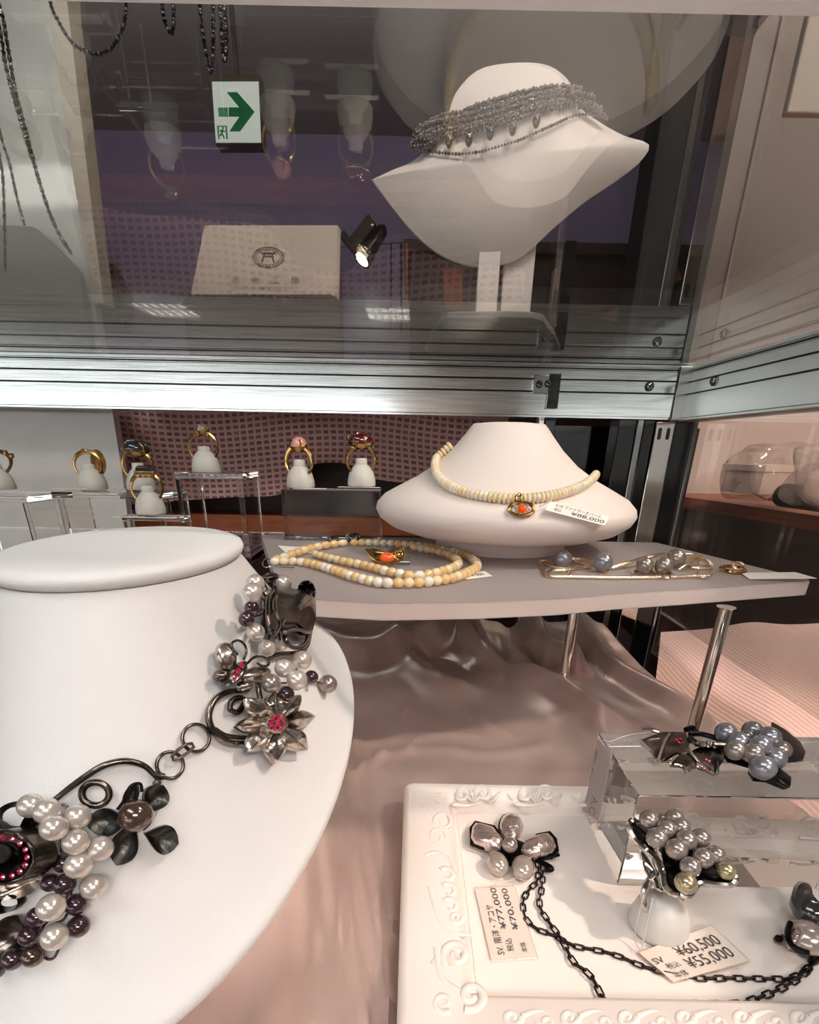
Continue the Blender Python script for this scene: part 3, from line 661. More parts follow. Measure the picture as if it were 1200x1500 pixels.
def relief(parent):
    b = MB(); zt = .0131
    def P(u, v): q = pz(u, v, zt); return V((q.x, q.y, zt))
    def line(pts, r, r2=None):
        Q = [P(u, v) for u, v in sm2(pts, 5)]; k = len(Q); r *= .85; r2 = (r2 or r*.35)*.85; b.tube(Q, [r*1.1+(r2-r)*i/(k-1) for i in range(k)], 8, flat=.8, ref=(0, 0, 1))
    def spiral(u, v, r, a0, turns, w, sgn=1, k=26):
        line([(u+r*(1-.82*i/k)*math.cos(a0+sgn*turns*2*PI*i/k), v+r*(1-.82*i/k)*math.sin(a0+sgn*turns*2*PI*i/k)) for i in range(k+1)], w, w*.7)
    def shell(u, v, a, spread, L, k=5, w=.0014):
        for i in range(k):
            t_ = a-spread/2+spread*i/(k-1); line([(u, v), (u+L*.5*math.cos(t_), v+L*.5*math.sin(t_)), (u+L*math.cos(t_), v+L*math.sin(t_))], w*.5, w)
    # left rim, from the corner down
    shell(612, 1165, .8, 1.6, 34); spiral(650, 1205, 15, 3, 1.3, .0012); line([(618, 1180), (632, 1205), (636, 1230), (640, 1250)], .0014)
    spiral(640, 1228, 14, 0, 1.3, .0013, -1); line([(622, 1255), (640, 1250), (660, 1262), (668, 1280)], .0013, .0012)
    for v in (1285, 1308, 1330): spiral(655+(v-1285)*.12, v, 13, -2.4, .8, .0015)
    line([(630, 1300), (640, 1340), (655, 1365), (690, 1370)], .0016); shell(650, 1385, 1.2, 1.8, 34, 5)
    spiral(668, 1400, 20, 3, 1.2, .0016); line([(640, 1390), (645, 1430), (670, 1450), (700, 1452)], .0017); spiral(690, 1460, 22, 2, 1.3, .0016, -1)
    spiral(668, 1345, 10, 0, 1.2, .0013); spiral(650, 1470, 16, 1, 1.2, .0014)
    # back rim, from the corner to the right
    u = 660
    while u < 1160:
        spiral(u+18, 1165, 12, 0, 1.3, .0013, -1); spiral(u+48, 1163, 13, PI, 1.3, .0013); line([(u+4, 1178), (u+22, 1180), (u+48, 1176)], .0012); shell(u+34, 1176, -PI/2, 1.5, 20, 4, .0011)
        line([(u+60, 1176), (u+76, 1160), (u+92, 1172)], .0012); u += 92
    # front rim
    u = 750
    while u < 1210:
        spiral(u, 1492, 14, 0, 1.2, .0014); line([(u+14, 1490), (u+40, 1482), (u+66, 1494)], .0013); spiral(u+50, 1500, 13, PI, 1.2, .0013, -1); u += 84
    return obj('embossed_scrolls', b, M['tray'], parent, 60)
o = relief(t); o['kind'] = 'stuff'

# ================================================================== keshi-pearl flower brooch and its long chain
SU = (V((0, 0, ZT)), V((0, 0, 1)))
fb = t = thing('pearl_flower_brooch', 'flower brooch of five pearl petals with a long dark chain on the tray', 'brooch', pz(747, 1245, ZT))
back = plate(ell(752, 1246, 26, 17, 10), .0032, .001, .002, 'black', t, 'setting', surf=SU)
def pplate(o_, l, h, th, m, name='pearl_petal', tl=(0, 0), par=None): return plate(o_, l, h, th, m, par or fb, name, tl, surf=SU, rings=7, p=3)
pplate([(692, 1212), (697, 1205), (706, 1206), (722, 1211), (732, 1222), (737, 1230), (733, 1240), (722, 1241), (708, 1238), (695, 1234), (690, 1226)], .0058, .0022, .003, 'kesh', tl=(-.15, -.1))
pplate([(790, 1222), (803, 1220), (811, 1228), (815, 1240), (810, 1248), (800, 1251), (786, 1252), (772, 1248), (765, 1240), (770, 1231), (780, 1225)], .0058, .0022, .003, 'kesh', tl=(.15, -.1))
pplate(ell(749, 1208, 16.5, 18), .0058, .0022, .003, 'kesh', tl=(0, .1))
for o_, m in ((ell(748, 1210, 18, 20), 'black'), ([(688, 1212), (696, 1202), (725, 1209), (739, 1228), (734, 1243), (706, 1241), (689, 1234)], 'black'), ([(786, 1221), (806, 1217), (816, 1228), (819, 1246), (810, 1255), (780, 1256), (766, 1246)], 'black')): pplate(o_, .0040, .0006, .0014, m, 'petal_setting')
def tp(u, v, z): return pz(u, v, z)
for u, v, a, b_, rot in ((729, 1265, 15.5, 17, 10), (766, 1271, 16.5, 17.5, -10)):
    c = pz(u, v, ZT+.0040); r1, r2 = size(a, c), size(b_, c); x = V((1, 0, 0)); x.rotate(Matrix.Rotation(math.radians(rot), 3, 'Z')); y = V((-x.y, x.x, 0))
    obj('baroque_pearl', MB().ball(c, x*r1, y*r2*1.25, V((0, 0, .0036)), 28, 18), M['baro'], t)
cpt = pz(747, 1238, ZT+.0085); pearl(cpt, size(11.4, cpt), M['pg'], t)
obj('pin', MB().tube([pz(800, 1254, ZT+.0025), pz(812, 1254, ZT+.0028), pz(819, 1252, ZT+.003)], .0007, 8), M['black'], t)
obj('clasp', MB().tube(smooth_path([pz(*q, ZT+.0022) for q in ((785, 1258), (795, 1264), (806, 1270), (808, 1274), (798, 1274))], 4), .0010, 8), M['black'], t)
def chain_links(paths, parent, m, L=.0036, w=.00078, wire=.00030):
    lk = {}
    def make(flat):
        b = MB(); o_ = []
        h = L*.5-w
        for k in range(16):
            a = 2*PI*k/16; o_.append(V((math.copysign(h, math.cos(a))+w*math.cos(a), w*1.15*math.sin(a) if flat else 0, 0 if flat else w*.55*math.sin(a))))
        b.tube(o_, wire, 6, True, ref=(0, 0, 1) if flat else (0, 1, 0)); me = bpy.data.meshes.new('chain_link'); me.from_pydata([tuple(p) for p in b.v], [], b.f); me.update()
        me.polygons.foreach_set('use_smooth', [True]*len(me.polygons)); me.materials.append(m); return me
    fl, ed = make(True), make(False); cnt = 0; rest = MB()
    for pts, z in paths:
        P = smooth_path([pz(u, v, z) for u, v in pts], 6); n = max(3, int(plen(P)/(L*.80))); Q = resample(P, n+1)
        for i in range(n):
            a, b_ = Q[i], Q[i+1]; ang = math.atan2(b_.y-a.y, b_.x-a.x); me = fl if i % 2 == 0 else ed
            if cnt < 98:
                o = link('chain_link', me, parent, (a+b_)/2-wpos(parent)); o.rotation_euler = (0, 0, ang); cnt += 1
            else:
                rm = Matrix.Translation((a+b_)/2) @ Matrix.Rotation(ang, 4, 'Z'); rest.add([rm @ v.co for v in me.vertices], [tuple(p.vertices) for p in me.polygons])
    if rest.v:
        o = obj('remaining_links', rest, m, parent); o['kind'] = 'stuff'
ch1 = [(787, 1262), (789, 1275), (787, 1291), (773, 1306), (766, 1324), (770, 1345), (785, 1360), (815, 1372), (842, 1386), (880, 1393), (910, 1402), (940, 1415), (975, 1425), (1025, 1433), (1070, 1433), (1130, 1434), (1160, 1433), (1185, 1418), (1197, 1402)]
ch2 = [(796, 1268), (794, 1300), (790, 1324), (797, 1340), (815, 1365), (825, 1380), (835, 1400), (841, 1411), (862, 1425), (875, 1445), (885, 1465), (900, 1470), (950, 1470), (1010, 1470), (1080, 1470), (1110, 1462), (1140, 1450), (1165, 1436), (1190, 1415)]
chain_links([(ch1, ZT+.0009), (ch2, ZT+.0014)], t, M['chainm'])

db = t = thing('dark_pearl_brooch', 'dark baroque pearl flower brooch at the right edge of the tray, holding the chain end', 'brooch', pz(1185, 1390, ZT))
plate([(1161, 1310), (1164, 1297), (1170, 1291), (1180, 1292), (1188, 1300), (1192, 1318), (1200, 1332), (1212, 1345), (1196, 1344), (1180, 1338), (1168, 1328)], .010, .003, .004, 'barod', t, 'pearl_petal', surf=SU, p=3)
c = pz(1182, 1373, ZT+.006); obj('baroque_pearl', MB().ball(c, V((.0062, -.001, 0)), V((.001, .0056, 0)), V((0, 0, .0048)), 28, 18), M['baro'], t)
plate(ell(1166, 1372, 11, 15, 20), .0095, .0016, .0014, 'kesh', t, 'pearl_petal', surf=SU, p=3)
obj('claw', MB().tube(smooth_path([pz(*q, ZT+.010) for q in ((1158, 1352), (1154, 1366), (1158, 1382), (1170, 1391), (1185, 1396))], 4), .0009, 8), M['black'], t)
plate(ell(1188, 1350, 12, 8), .006, .002, .003, 'black', t, 'setting', surf=SU); c = pz(1141, 1375, ZT+.003); pearl(c, size(5.5, c), M['black'], t, 'bead'); c = pz(1149, 1373, ZT+.003); pearl(c, size(5, c), M['pk'], t, 'bead')
obj('pin', MB().tube([pz(1135, 1376, ZT+.002), pz(1160, 1372, ZT+.003), pz(1200, 1372, ZT+.003)], .0007, 8), M['black'], t)
plate(ell(1196, 1400, 10, 8), .003, .002, .002, 'black', t, 'setting', surf=SU)

# ================================================================== acrylic block with its grape brooch
B0 = pz(940, 1165, .046); BX0, BYF = B0.x-.001, B0.y; BYB = pz(875, 1073, .046).y; ZB = .046
t = thing('acrylic_block', 'thick clear acrylic display block standing on the ivory tray', 'display block', ((BX0+.17)/2, (BYF+BYB)/2, .0065))
obj('block_body', MB().box((BX0, BYF, .0066), (.168, BYB, ZB)), M['acry'], t, 0, .0005)
gb = t = thing('grape_leaf_brooch', 'brooch of grey pearls and maple leaves lying on top of the acrylic block', 'brooch', pz(1080, 1110, ZB))
SB = (V((0, 0, ZB)), V((0, 0, 1)))
def z6(X, Y): return (840+X/3.333, 1030+Y/3.333)
def bplate(pts, l, h, th, m, name, tl=(0, 0), par=None): return plate([z6(*q) for q in pts], l, h, th, m, par or gb, name, tl, surf=SB, rings=5)
def btube(pts, r, m, name, z=.003, par=None): return obj(name, MB().tube(smooth_path([pz(*z6(*q), ZB+z) for q in pts], 5), r, 8), M[m], par or gb)
lf = bplate([(325, 180), (380, 160), (440, 140), (500, 140), (545, 140), (570, 190), (555, 238), (500, 240), (455, 270), (412, 285), (385, 235), (350, 205)], .0030, .0012, .001, 'ox', 'maple_leaf', (-.1, .1))
btube([(335, 125), (370, 128), (420, 140)], .0009, 'silver', 'vein', .004, lf); btube([(470, 150), (445, 190), (415, 280)], .0006, 'silver', 'vein', .0046, lf); btube([(325, 180), (380, 235), (412, 285), (455, 268), (500, 240), (555, 238)], .0005, 'silver', 'leaf_rim', .0032, lf)
lf2 = bplate([(470, 300), (520, 250), (570, 235), (640, 205), (700, 190), (750, 210), (740, 270), (690, 345), (650, 325), (600, 310), (550, 335), (540, 310)], .0024, .0012, .001, 'ox', 'maple_leaf', (.1, -.1))
btube([(560, 225), (610, 280), (690, 345)], .0006, 'silver', 'vein', .0042, lf2); btube([(470, 300), (540, 308), (550, 335), (600, 312), (650, 328), (700, 345), (705, 290)], .0005, 'silver', 'leaf_rim', .0028, lf2)
for X, Y, pr in ((505, 180, lf), (525, 175, lf), (517, 192, lf), (650, 275, lf2), (665, 282, lf2), (640, 318, lf2)): gem(*z6(X, Y), 2.6, 'ruby', .0046, pr, SB)
bplate([(970, 90), (1040, 130), (1110, 190), (1135, 240), (1125, 270), (1050, 280), (1000, 250), (960, 180)], .0026, .002, .001, 'black', 'dark_leaf', (.1, .1))
bplate([(735, 240), (790, 255), (860, 290), (870, 310), (800, 290), (750, 275)], .002, .001, .001, 'black', 'dark_leaf')
bplate([(855, 330), (900, 350), (960, 345), (1000, 310), (1065, 360), (1062, 400), (1030, 412), (990, 395), (940, 375), (880, 370)], .002, .0016, .001, 'black', 'dark_leaf')
btube([(550, 130), (580, 120), (600, 140), (570, 150), (620, 150), (680, 165), (720, 180)], .0011, 'black', 'stem', .003); btube([(570, 170), (600, 195), (660, 205), (740, 210)], .0012, 'ox', 'stem', .004)
btube([(600, 205), (615, 190), (630, 215), (645, 190), (660, 215), (675, 195), (690, 215)], .0006, 'silver', 'wire', .005)
for X, Y, r, m, l in ((850, 165, 38, 'pg', .002), (745, 145, 51, 'pb', .002), (875, 135, 48, 'pb', .003), (955, 170, 56, 'pb', .004), (805, 190, 53, 'pb', .004), (1015, 230, 48, 'pg', .003), (985, 270, 53, 'pd', .002), (915, 205, 51, 'pb', .006), (790, 230, 49, 'pg', .004), (880, 242, 47, 'pg', .005), (925, 315, 61, 'pb', .002)):
    u, v = z6(X, Y); c = pz(u, v, ZB+.003); R = size(r/3.333, c); c = pz(u, v, ZB+R+l); R = size(r/3.333, c); pearl(c, R, M[m if m != 'pd' else 'pb'], t)
# hang tag on the block's left face
def quad_tag(name, label, q, thick=.0006, rowtxt=(), sleeve=True, group=None, ink='ink', card='card', loc=None):
    """price tag over quad q = reading order TL, TR, BR, BL"""
    n = (q[1]-q[0]).cross(q[3]-q[0]).normalized(); n = n if n.dot(CAM-q[0]) > 0 else -n
    c = sum(q, V())/4; t = thing(name, label, 'price tag', c-n*thick, group)
    obj('card', MB().prism([p+(c-p)*(.05 if sleeve else 0) for p in q], -n*thick*.5), M[card], t, 0)
    if sleeve:
        b = MB(); b.prism([p+n*.00035 for p in q], -n*(thick*.5+.0009)); obj('sleeve', b, M['sleeve'], t, 0, .0003)
    if rowtxt:
        b = MB()
        for s, u0, v0, u1, v1 in rowtxt: text_on(b, q, s, u0, v0, u1, v1, .00012 if not sleeve else .0002)
        if b.v: obj('print', b, M[ink], t, 0)
    return t
def thread(parent, pts, r=.00018): return obj('thread', MB().tube(smooth_path(pts, 5), r, 6), M['thread'], parent)
q = [px(u, v, BX0-.001) for u, v in ((879, 1090), (897, 1098), (877, 1203), (853, 1188))]
q = [q[1], q[2], q[3], q[0]]
tg = quad_tag('price_tag', 'frosted blank-looking tag hanging down the left face of the acrylic block', q, .0005, (('A.C', .70, .25, .96, .62),), False, ink='inkf', card='frost')
thread(tg, [px(884, 1084, BX0-.0012), pz(894, 1086, ZB+.0006), pz(920, 1077, ZB+.0008), pz(955, 1072, ZB+.002)])

# ================================================================== pearl ring on its stand
cb = pz(963, 1358, ZT+.0004)
t = thing('ring_stand', 'milky ring stand under the silver pearl cluster ring on the tray', 'ring stand', cb)
rb = size(41, cb); obj('stand_cone', MB().lathe([(0, .0), (rb*.9, 0), (rb, .001), (rb*.98, .004), (rb*.86, .008), (rb*.66, .011), (rb*.5, .0125), (rb*.42, .0132), (rb*.3, .0135), (0, .0135)], cb, 40), M['cone'], t)
hp = py(992, 1256, cb.y+.004)                      # ring head floats above the stand on its own band
HN = (CAM-hp).normalized()*.75+V((0, 0, .65)); HN.normalize()
pr = t = thing('pearl_cluster_ring', 'silver calla leaf ring with a cluster of silvery pearls on a milky stand', 'ring', cb+V((0, 0, .018)))
SH = (hp, HN)
hp_pts = [(920, 1213), (926, 1206), (934, 1207), (950, 1220), (975, 1225), (1010, 1240), (1040, 1262), (1062, 1282), (1076, 1288), (1070, 1296), (1050, 1298), (1025, 1297), (1015, 1305), (1010, 1312), (1000, 1315), (985, 1310), (974, 1298), (970, 1280), (962, 1262), (948, 1246), (930, 1232)]
O = [ppl(u, v, hp, HN) for u, v in hp_pts]
obj('leaf_bowl', MB().dome(O, HN, -.0022, .0012, 6), M['black'], t, 50)
k = len(O); RP = smooth_path([O[i % k]+HN*(.0012+.0010*math.sin(i*1.9)) for i in range(k+1)], 4)[:-1]
obj('leaf_rim', MB().tube(RP, .0011, 8, True), M['silver'], t)
b = MB(); cc = sum(O, V())/k; low = cb+V((-.0045, -.001, .020))
ol = [O[i] for i in (0, 20, 19, 18, 17, 16, 15, 14)]
b.grid([[p.lerp(low+(p-cc)*.12, s)+HN*(-.0012*math.sin(PI*s)) for s in [j/8 for j in range(9)]] for p in [smooth_path(ol, 4)[i] for i in range(29)]]); o = obj('leaf_underside', b, M['silver'], t, 80)
so = o.modifiers.new('thickness', 'SOLIDIFY'); so.thickness = .0008
plate([(952, 1228), (968, 1240), (976, 1256), (974, 1275), (966, 1262), (958, 1246)], .002, .002, .001, 'silver', t, 'folded_lip', surf=SH)
ringc = cb+V((0, .002, .0135)); ax = (V((1, 0, 0)), V((0, .55, .83)))
obj('band', MB().tube(arc(ringc, .0078, 0, 360, 36, V((.92, .35, 0)).normalized(), V((-.1, .25, .95)).normalized())[:-1], .0013, 10, True, 1.3), M['silver'], t)
for X, Y, r, m, l in ((275, 150, 36, 'pg', 0), (165, 165, 75, 'pg', .002), (365, 155, 73, 'pg', .001), (415, 220, 74, 'pb', .002), (305, 240, 76, 'pg', .003), (230, 310, 84, 'pg', .003), (570, 312, 77, 'pg', .001), (460, 325, 80, 'pg', .004), (382, 398, 84, 'pg', .004), (690, 440, 72, 'pg', .001), (590, 465, 80, 'pb', .003), (770, 565, 70, 'pc', .001), (490, 535, 80, 'pg', .004), (455, 660, 86, 'pc', .003)):
    u, v = 920+X/5.355, 1170+Y/5.355; c = ppl(u, v, hp+HN*(l+.002), HN); R = size(r/5.355, c); pearl(c, R, M[m if m != 'pb' else 'pg'], t)
q = [pz(932, 1395, ZT+.0016), pz(1043, 1354, ZT+.0036), pz(1101, 1408, ZT+.0036), pz(985, 1440, ZT+.0012)]
q = [q[0], q[1], q[2], q[3]]
tg = quad_tag('price_tag', 'clear-sleeved price tag reading ¥60,500 and ¥55,000 beside the pearl cluster ring', q, .0008,
         (('SV', .05, .30, .17, .47), ('税込', .12, .52, .28, .68), ('¥60,500', .36, .20, .90, .52), ('本体', .10, .76, .26, .93), ('¥55,000', .34, .54, .90, .86)))
thread(tg, [cb+V((-.0085, -.002, .016)), pz(930, 1370, ZT+.004), q[0]+V((.001, 0, .001))]); thread(tg, [cb+V((-.006, -.003, .016)), pz(942, 1380, ZT+.004), q[0]+V((.002, 0, .001))])
q = [pz(719, 1409, ZT+.001), pz(694, 1300, ZT+.001), pz(754, 1296, ZT+.001), pz(789, 1404, ZT+.001)]
tg = quad_tag('price_tag', 'sleeved price tag reading ¥77,000 and ¥70,000 below the pearl flower brooch', q, .0008,
         (('SV. 南洋・アコヤ', .07, .16, .72, .34), ('税込', .10, .40, .26, .55), ('¥77,000', .38, .38, .97, .54), ('本体', .08, .70, .20, .83), ('¥70,000', .36, .64, .95, .80)))
thread(tg, [pz(722, 1302, ZT+.002), pz(728, 1292, ZT+.002), pz(745, 1290, ZT+.002), pz(757, 1285, ZT+.003)])

# ================================================================== frosted shelf
t = thing('frosted_shelf', 'frosted acrylic shelf with a curved front on chrome legs', 'acrylic shelf', (.05, .22, 0))
front = [(pz(u, v, ZS).x, pz(u, v, ZS).y) for u, v in ((405, 848), (430, 868), (455, 878), (560, 884), (700, 882), (820, 877), (900, 870), (1000, 864), (1100, 857), (1186, 851))]
poly = [(pz(383, 783, ZS).x, .289*KY)]+[(x, y) for x, y in front]
tipx, tipy = front[-1]; poly += [(tipx+.0015, tipy+.004), (.183, .289*KY)]
TH = .0078
sb = obj('shelf_plate', MB().prism([(x, y, ZS-TH) for x, y in poly], (0, 0, TH)), M['frost'], t, 0)
e = MB(); fr = [V((x, y-.00025, 0)) for x, y in front]
e.grid([[p+V((0, 0, ZS-.0004)), p+V((0, 0, ZS-TH+.0004))] for p in fr]); obj('polished_edge', e, M['frost_edge'], t, 0)
def leg(x, y, base): return obj('leg', MB().lathe([(.0042, base), (.0036, base+.002), (.0032, base+.004), (.0032, ZS-TH-.001), (.0045, ZS-TH)], V((x, y, 0)), 24), M['chrome'], t)
leg(py(1041, 975, .183*KY).x, .183*KY, .0005); leg(.105, .235*KY, .0005); leg(-.085, .275*KY, .0005)
obj('joint', MB().lathe([(.002, -.006), (.002, 0)], V((pz(1112, 857, ZS).x, pz(1112, 857, ZS).y+.003, ZS-.0012)), 16), M['steel'], t)

# ================================================================== low round bust with the opal choker
BC = V((.0605, .268*KY, 0)); LSY = 1.04
LB = t = thing('low_necklace_bust', 'low wide white velvet bust on the frosted shelf wearing an opal choker', 'necklace bust', (BC.x, BC.y, ZS))
PRB = [(0, .1652), (.015, .1652), (.0225, .1645), (.0245, .1625), (.0285, .1575), (.0355, .1495), (.0455, .1405), (.058, .1325), (.070, .1265), (.0795, .1215), (.0845, .1165), (.0855, .1125), (.083, .1075), (.076, .1025), (.064, .0985), (.050, .0963), (.044, .0955)]
obj('bust_body', (LBM := MB().lathe(PRB, BC, 96, sy=LSY)), M['leather2'], t, 60)
obj('pedestal', MB().lathe([(.044, .097), (.044, ZS+.0002)], BC, 64, sy=LSY), M['leather2'], t, 30)
def lb_z(r):
    for (a, za), (b_, zb) in zip(PRB, PRB[1:]):
        if a <= r <= b_: return za+(zb-za)*(r-a)/(b_-a)
    return PRB[0][1]
t = ck = thing('opal_choker', 'cream opal bead choker with a gold opal pendant round the low white bust', 'necklace', BC+V((0, -.05, .13)))
BL = BVHTree.FromPolygons([tuple(p) for p in LBM.v], LBM.f)
def onl(u, v, l):
    d = ray(u, v).normalized(); r = BL.ray_cast(CAM, d)
    if r[0] is None: r = BL.find_nearest(py(u, v, BC.y))
    n = V(r[1]); n = n if n.dot(d) < 0 else -n
    return V(r[0])+n*l, n
cp_ = sm2([(661, 656), (648, 668), (640, 686), (644, 704), (660, 718), (690, 729), (725, 735), (758, 737), (795, 734), (830, 726), (856, 714), (870, 698), (870, 682), (860, 666), (846, 655)], 6)
P = resample([onl(u, v, .0026)[0] for u, v in cp_], 98); step = plen(P)/97
for i in range(98):
    a, b_ = P[max(0, i-1)], P[min(97, i+1)]; ang = math.atan2(b_.y-a.y, b_.x-a.x)
    o = link('bead', ball_mesh(M[random.choice(['opal', 'opal', 'opal3'])], 16, 10), t, P[i]-wpos(t)); o.scale = (step*.62, .0028, .0028); o.rotation_euler = (0, -math.asin(max(-1, min(1, (b_.z-a.z)/max(1e-9, (b_-a).length)))), ang)
pp = onl(764, 746, .0015)[0]
SP = (pp, (onl(764, 746, 0)[1]+V((0, -.5, .2))).normalized())
def spl(u, v, l=0): return ppl(u, v, SP[0]+SP[1]*l, SP[1])
pd = obj('pendant_frame', MB().tube([spl(764+18*math.cos(a*PI/12), 746+9.5*math.sin(a*PI/12), .001) for a in range(24)], .0010, 8, True), M['gold'], t)
gem(765, 746, 7, 'fire', .0012, pd, SP, 'fire_opal')
for a in range(8): gem(764+12.5*math.cos(a*PI/4), 746+7*math.sin(a*PI/4), 2.2, 'dia', .0014, pd, SP, 'small_stone')
obj('bail', MB().tube([spl(*q, .0016) for q in ((756, 734), (756, 728), (761, 724), (765, 728), (764, 735))], .0010, 8), M['gold'], t)
tc, tn = onl(846, 752, 0); q = [ppl(u, v, tc+tn*.0026, tn) for u, v in ((806, 734), (893, 757), (886, 770), (799, 747))]
tg = quad_tag('price_tag', 'white price tag reading ¥88,000 lying on the low white bust', q, .0005, (('K18 ファイヤーオパール', .12, .08, .88, .42), ('税込', .12, .55, .24, .85), ('¥88,000', .40, .50, .96, .90)), False)
thread(tg, [spl(790, 742, .002), spl(797, 739, .003), q[0]+SP[1]*.0004], .0003)

# ================================================================== double opal necklace lying on the shelf
t = on = thing('opal_necklace', 'honey opal bead necklace lying in a double loop on the frosted shelf', 'necklace', pz(560, 830, ZS))
def z4(X, Y): return (380+X/3.53, 760+Y/3.53)
outer = [(80, 222), (140, 222), (210, 225), (300, 243), (400, 275), (500, 308), (620, 335), (750, 338), (870, 332), (1000, 312), (1085, 280), (1125, 250), (1105, 215), (1030, 183), (900, 152), (750, 135), (600, 127), (490, 125)]
inner = [(290, 185), (360, 205), (440, 225), (540, 245), (640, 272), (720, 290), (790, 302), (870, 296), (950, 278), (1015, 252), (1030, 228), (995, 198), (910, 170), (800, 150)]
third = [(90, 212), (180, 185), (260, 160), (340, 142), (430, 128)]
for pts, n_ in ((outer, 56), (inner, 34), (third, 10)):
    P = resample(smooth_path([pz(*z4(*q), ZS+.002) for q in pts], 6), n_)
    step = plen(P)/(n_-1)
    for i in range(n_):
        a, b_ = P[max(0, i-1)], P[min(n_-1, i+1)]; ang = math.atan2(b_.y-a.y, b_.x-a.x)
        r = .0023+.0004*math.sin(PI*i/n_); m = M[random.choice(['opal', 'opal2', 'opal2', 'opal3'])]
        o = link('bead', ball_mesh(m), t, V((P[i].x, P[i].y, ZS+r))-wpos(t)); o.scale = (step*.56, r, r); o.rotation_euler = (0, 0, ang)
for c0, w in ((z4(380, 112), 16), (z4(485, 100), 20)):
    cq = pz(c0[0], c0[1], ZS+.003); R = size(w/3.53, cq)
    for k in range(3): obj('clasp', MB().tube(arc(cq+V((R*.8*(k-1), 0, .0004*k)), R, 0, 360, 18, V((1, .3*k, 0)).normalized(), V((-.2, .5, .8)).normalized())[:-1], .0007, 8, True), M['ox'], t)
obj('wire_loop', MB().tube(smooth_path([pz(*z4(*q), ZS+.001) for q in ((75, 222), (35, 205), (16, 228), (30, 250), (70, 247), (180, 252))], 6), .0004, 6), M['steel'], t)
q = [pz(*z4(95, 138), ZS+.0006), pz(*z4(245, 148), ZS+.0006), pz(*z4(300, 175), ZS+.0006), pz(*z4(140, 178), ZS+.0006)]
quad_tag('price_tag', 'blank white tag under the clasp of the opal necklace', q, .0004, (), False)
q = [pz(*z4(1040, 285), ZS+.0006), pz(*z4(1165, 270), ZS+.0006), pz(*z4(1205, 296), ZS+.0006), pz(*z4(1070, 312), ZS+.0006)]
quad_tag('price_tag', 'white tag poking out from the right end of the opal necklace', q, .0004, (('¥ 000', .3, .3, .8, .7),), False)
# clear stand under the opal ring and the ring itself
t = thing('clear_ring_wedge', 'small clear acrylic ring plinth inside the loops of the opal necklace', 'ring stand', pz(570, 826, ZS+.0003))
a0 = pz(545, 826, ZS+.0006); obj('plinth_body', MB().box((a0.x, a0.y, ZS+.0003), (a0.x+.022, a0.y+.014, ZS+.004)), M['acry'], t, 0, .0004)
t = thing('fire_opal_ring', 'openwork gold ring with an orange fire opal among the opal beads', 'ring', pz(565, 818, ZS+.0045))
gp = pz(563, 822, ZS+.0042); SR = (gp, V((0, -.75, .66)).normalized())
def g4(X, Y, l=0): return ppl(*z4(X, Y), SR[0]+SR[1]*l, SR[1])
obj('band', MB().dome([g4(*q) for q in ((550, 155), (580, 152), (615, 172), (660, 178), (700, 160), (720, 148), (745, 150), (750, 185), (740, 205), (690, 228), (640, 232), (600, 222), (572, 195))], SR[1], .0022, .0012, 6), M['gold'], t)
for pts in (((552, 158), (600, 180), (660, 186), (715, 168), (746, 152)), ((552, 158), (575, 195), (610, 222), (690, 232), (746, 205)), ((735, 152), (748, 178), (740, 205)), ((700, 165), (712, 190), (735, 195)), ((580, 172), (600, 205), (625, 200))):
    obj('filigree', MB().tube([g4(*q, .0022) for q in pts], .0007, 8), M['gold'], t)
c = g4(660, 200, .0022); u_ = (g4(690, 200)-g4(630, 200)).normalized(); w_ = SR[1].cross(u_)
obj('fire_opal', MB().ball(c, u_*.0042, w_*.0030, SR[1]*.0022, 20, 12), M['fire'], t)
obj('shank', MB().tube([g4(555, 165, -.001)]+[g4(650, 190, -.010)]+[g4(745, 175, -.001)], .0008, 8), M['gold'], t)

# ================================================================== gold bar brooch with five pearls
t = gbb = thing('gold_branch_brooch', 'textured gold branch brooch set with five grey and silver pearls on the shelf', 'brooch', pz(910, 835, ZS))
def z5(X, Y): return (770+X/4.138, 780+Y/4.138)
def s5(X, Y, z=.0012): return pz(*z5(X, Y), ZS+z)
def gt(pts, r, m='goldp', name='branch', z=.0012): return obj(name, MB().tube(smooth_path([s5(*q[:2], q[2] if len(q) > 2 else z) for q in pts], 4), r, 7), M[m], gbb)
gt([(85, 172), (105, 215), (135, 262), (300, 268), (500, 272), (700, 272), (880, 268), (1000, 264), (1110, 266)], .00095); gt([(85, 172), (130, 175), (180, 200)], .0009); gt([(130, 262), (150, 232), (260, 228), (330, 215), (410, 205)], .0009)
gt([(100, 178), (150, 205), (270, 222)], .0008); gt([(285, 160, .004), (340, 165, .004), (400, 190, .003), (430, 215, .002)], .0010); gt([(285, 160, .003), (300, 185, .002), (400, 205, .002)], .0008); gt([(260, 265), (275, 235), (340, 205)], .0008)
gt([(520, 215), (580, 195, .003), (640, 180, .004), (700, 160, .005), (770, 145, .006), (840, 132, .006)], .0012); gt([(530, 205), (600, 200), (660, 175, .004)], .0009); gt([(650, 240), (700, 230), (770, 240), (800, 262), (860, 275), (890, 250)], .001)
gt([(960, 130, .006), (1020, 135, .006), (1080, 160, .005), (1120, 190, .003), (1130, 212)], .0010); gt([(970, 150, .004), (1030, 160, .004), (1060, 190, .003), (1110, 205)], .0009); gt([(960, 200), (1020, 215), (1120, 215)], .0010); gt([(930, 225), (960, 205, .003), (1010, 180, .004), (1060, 165, .004)], .0009); gt([(1050, 225), (1045, 255), (1060, 270), (1110, 268), (1135, 240), (1130, 215)], .0006)
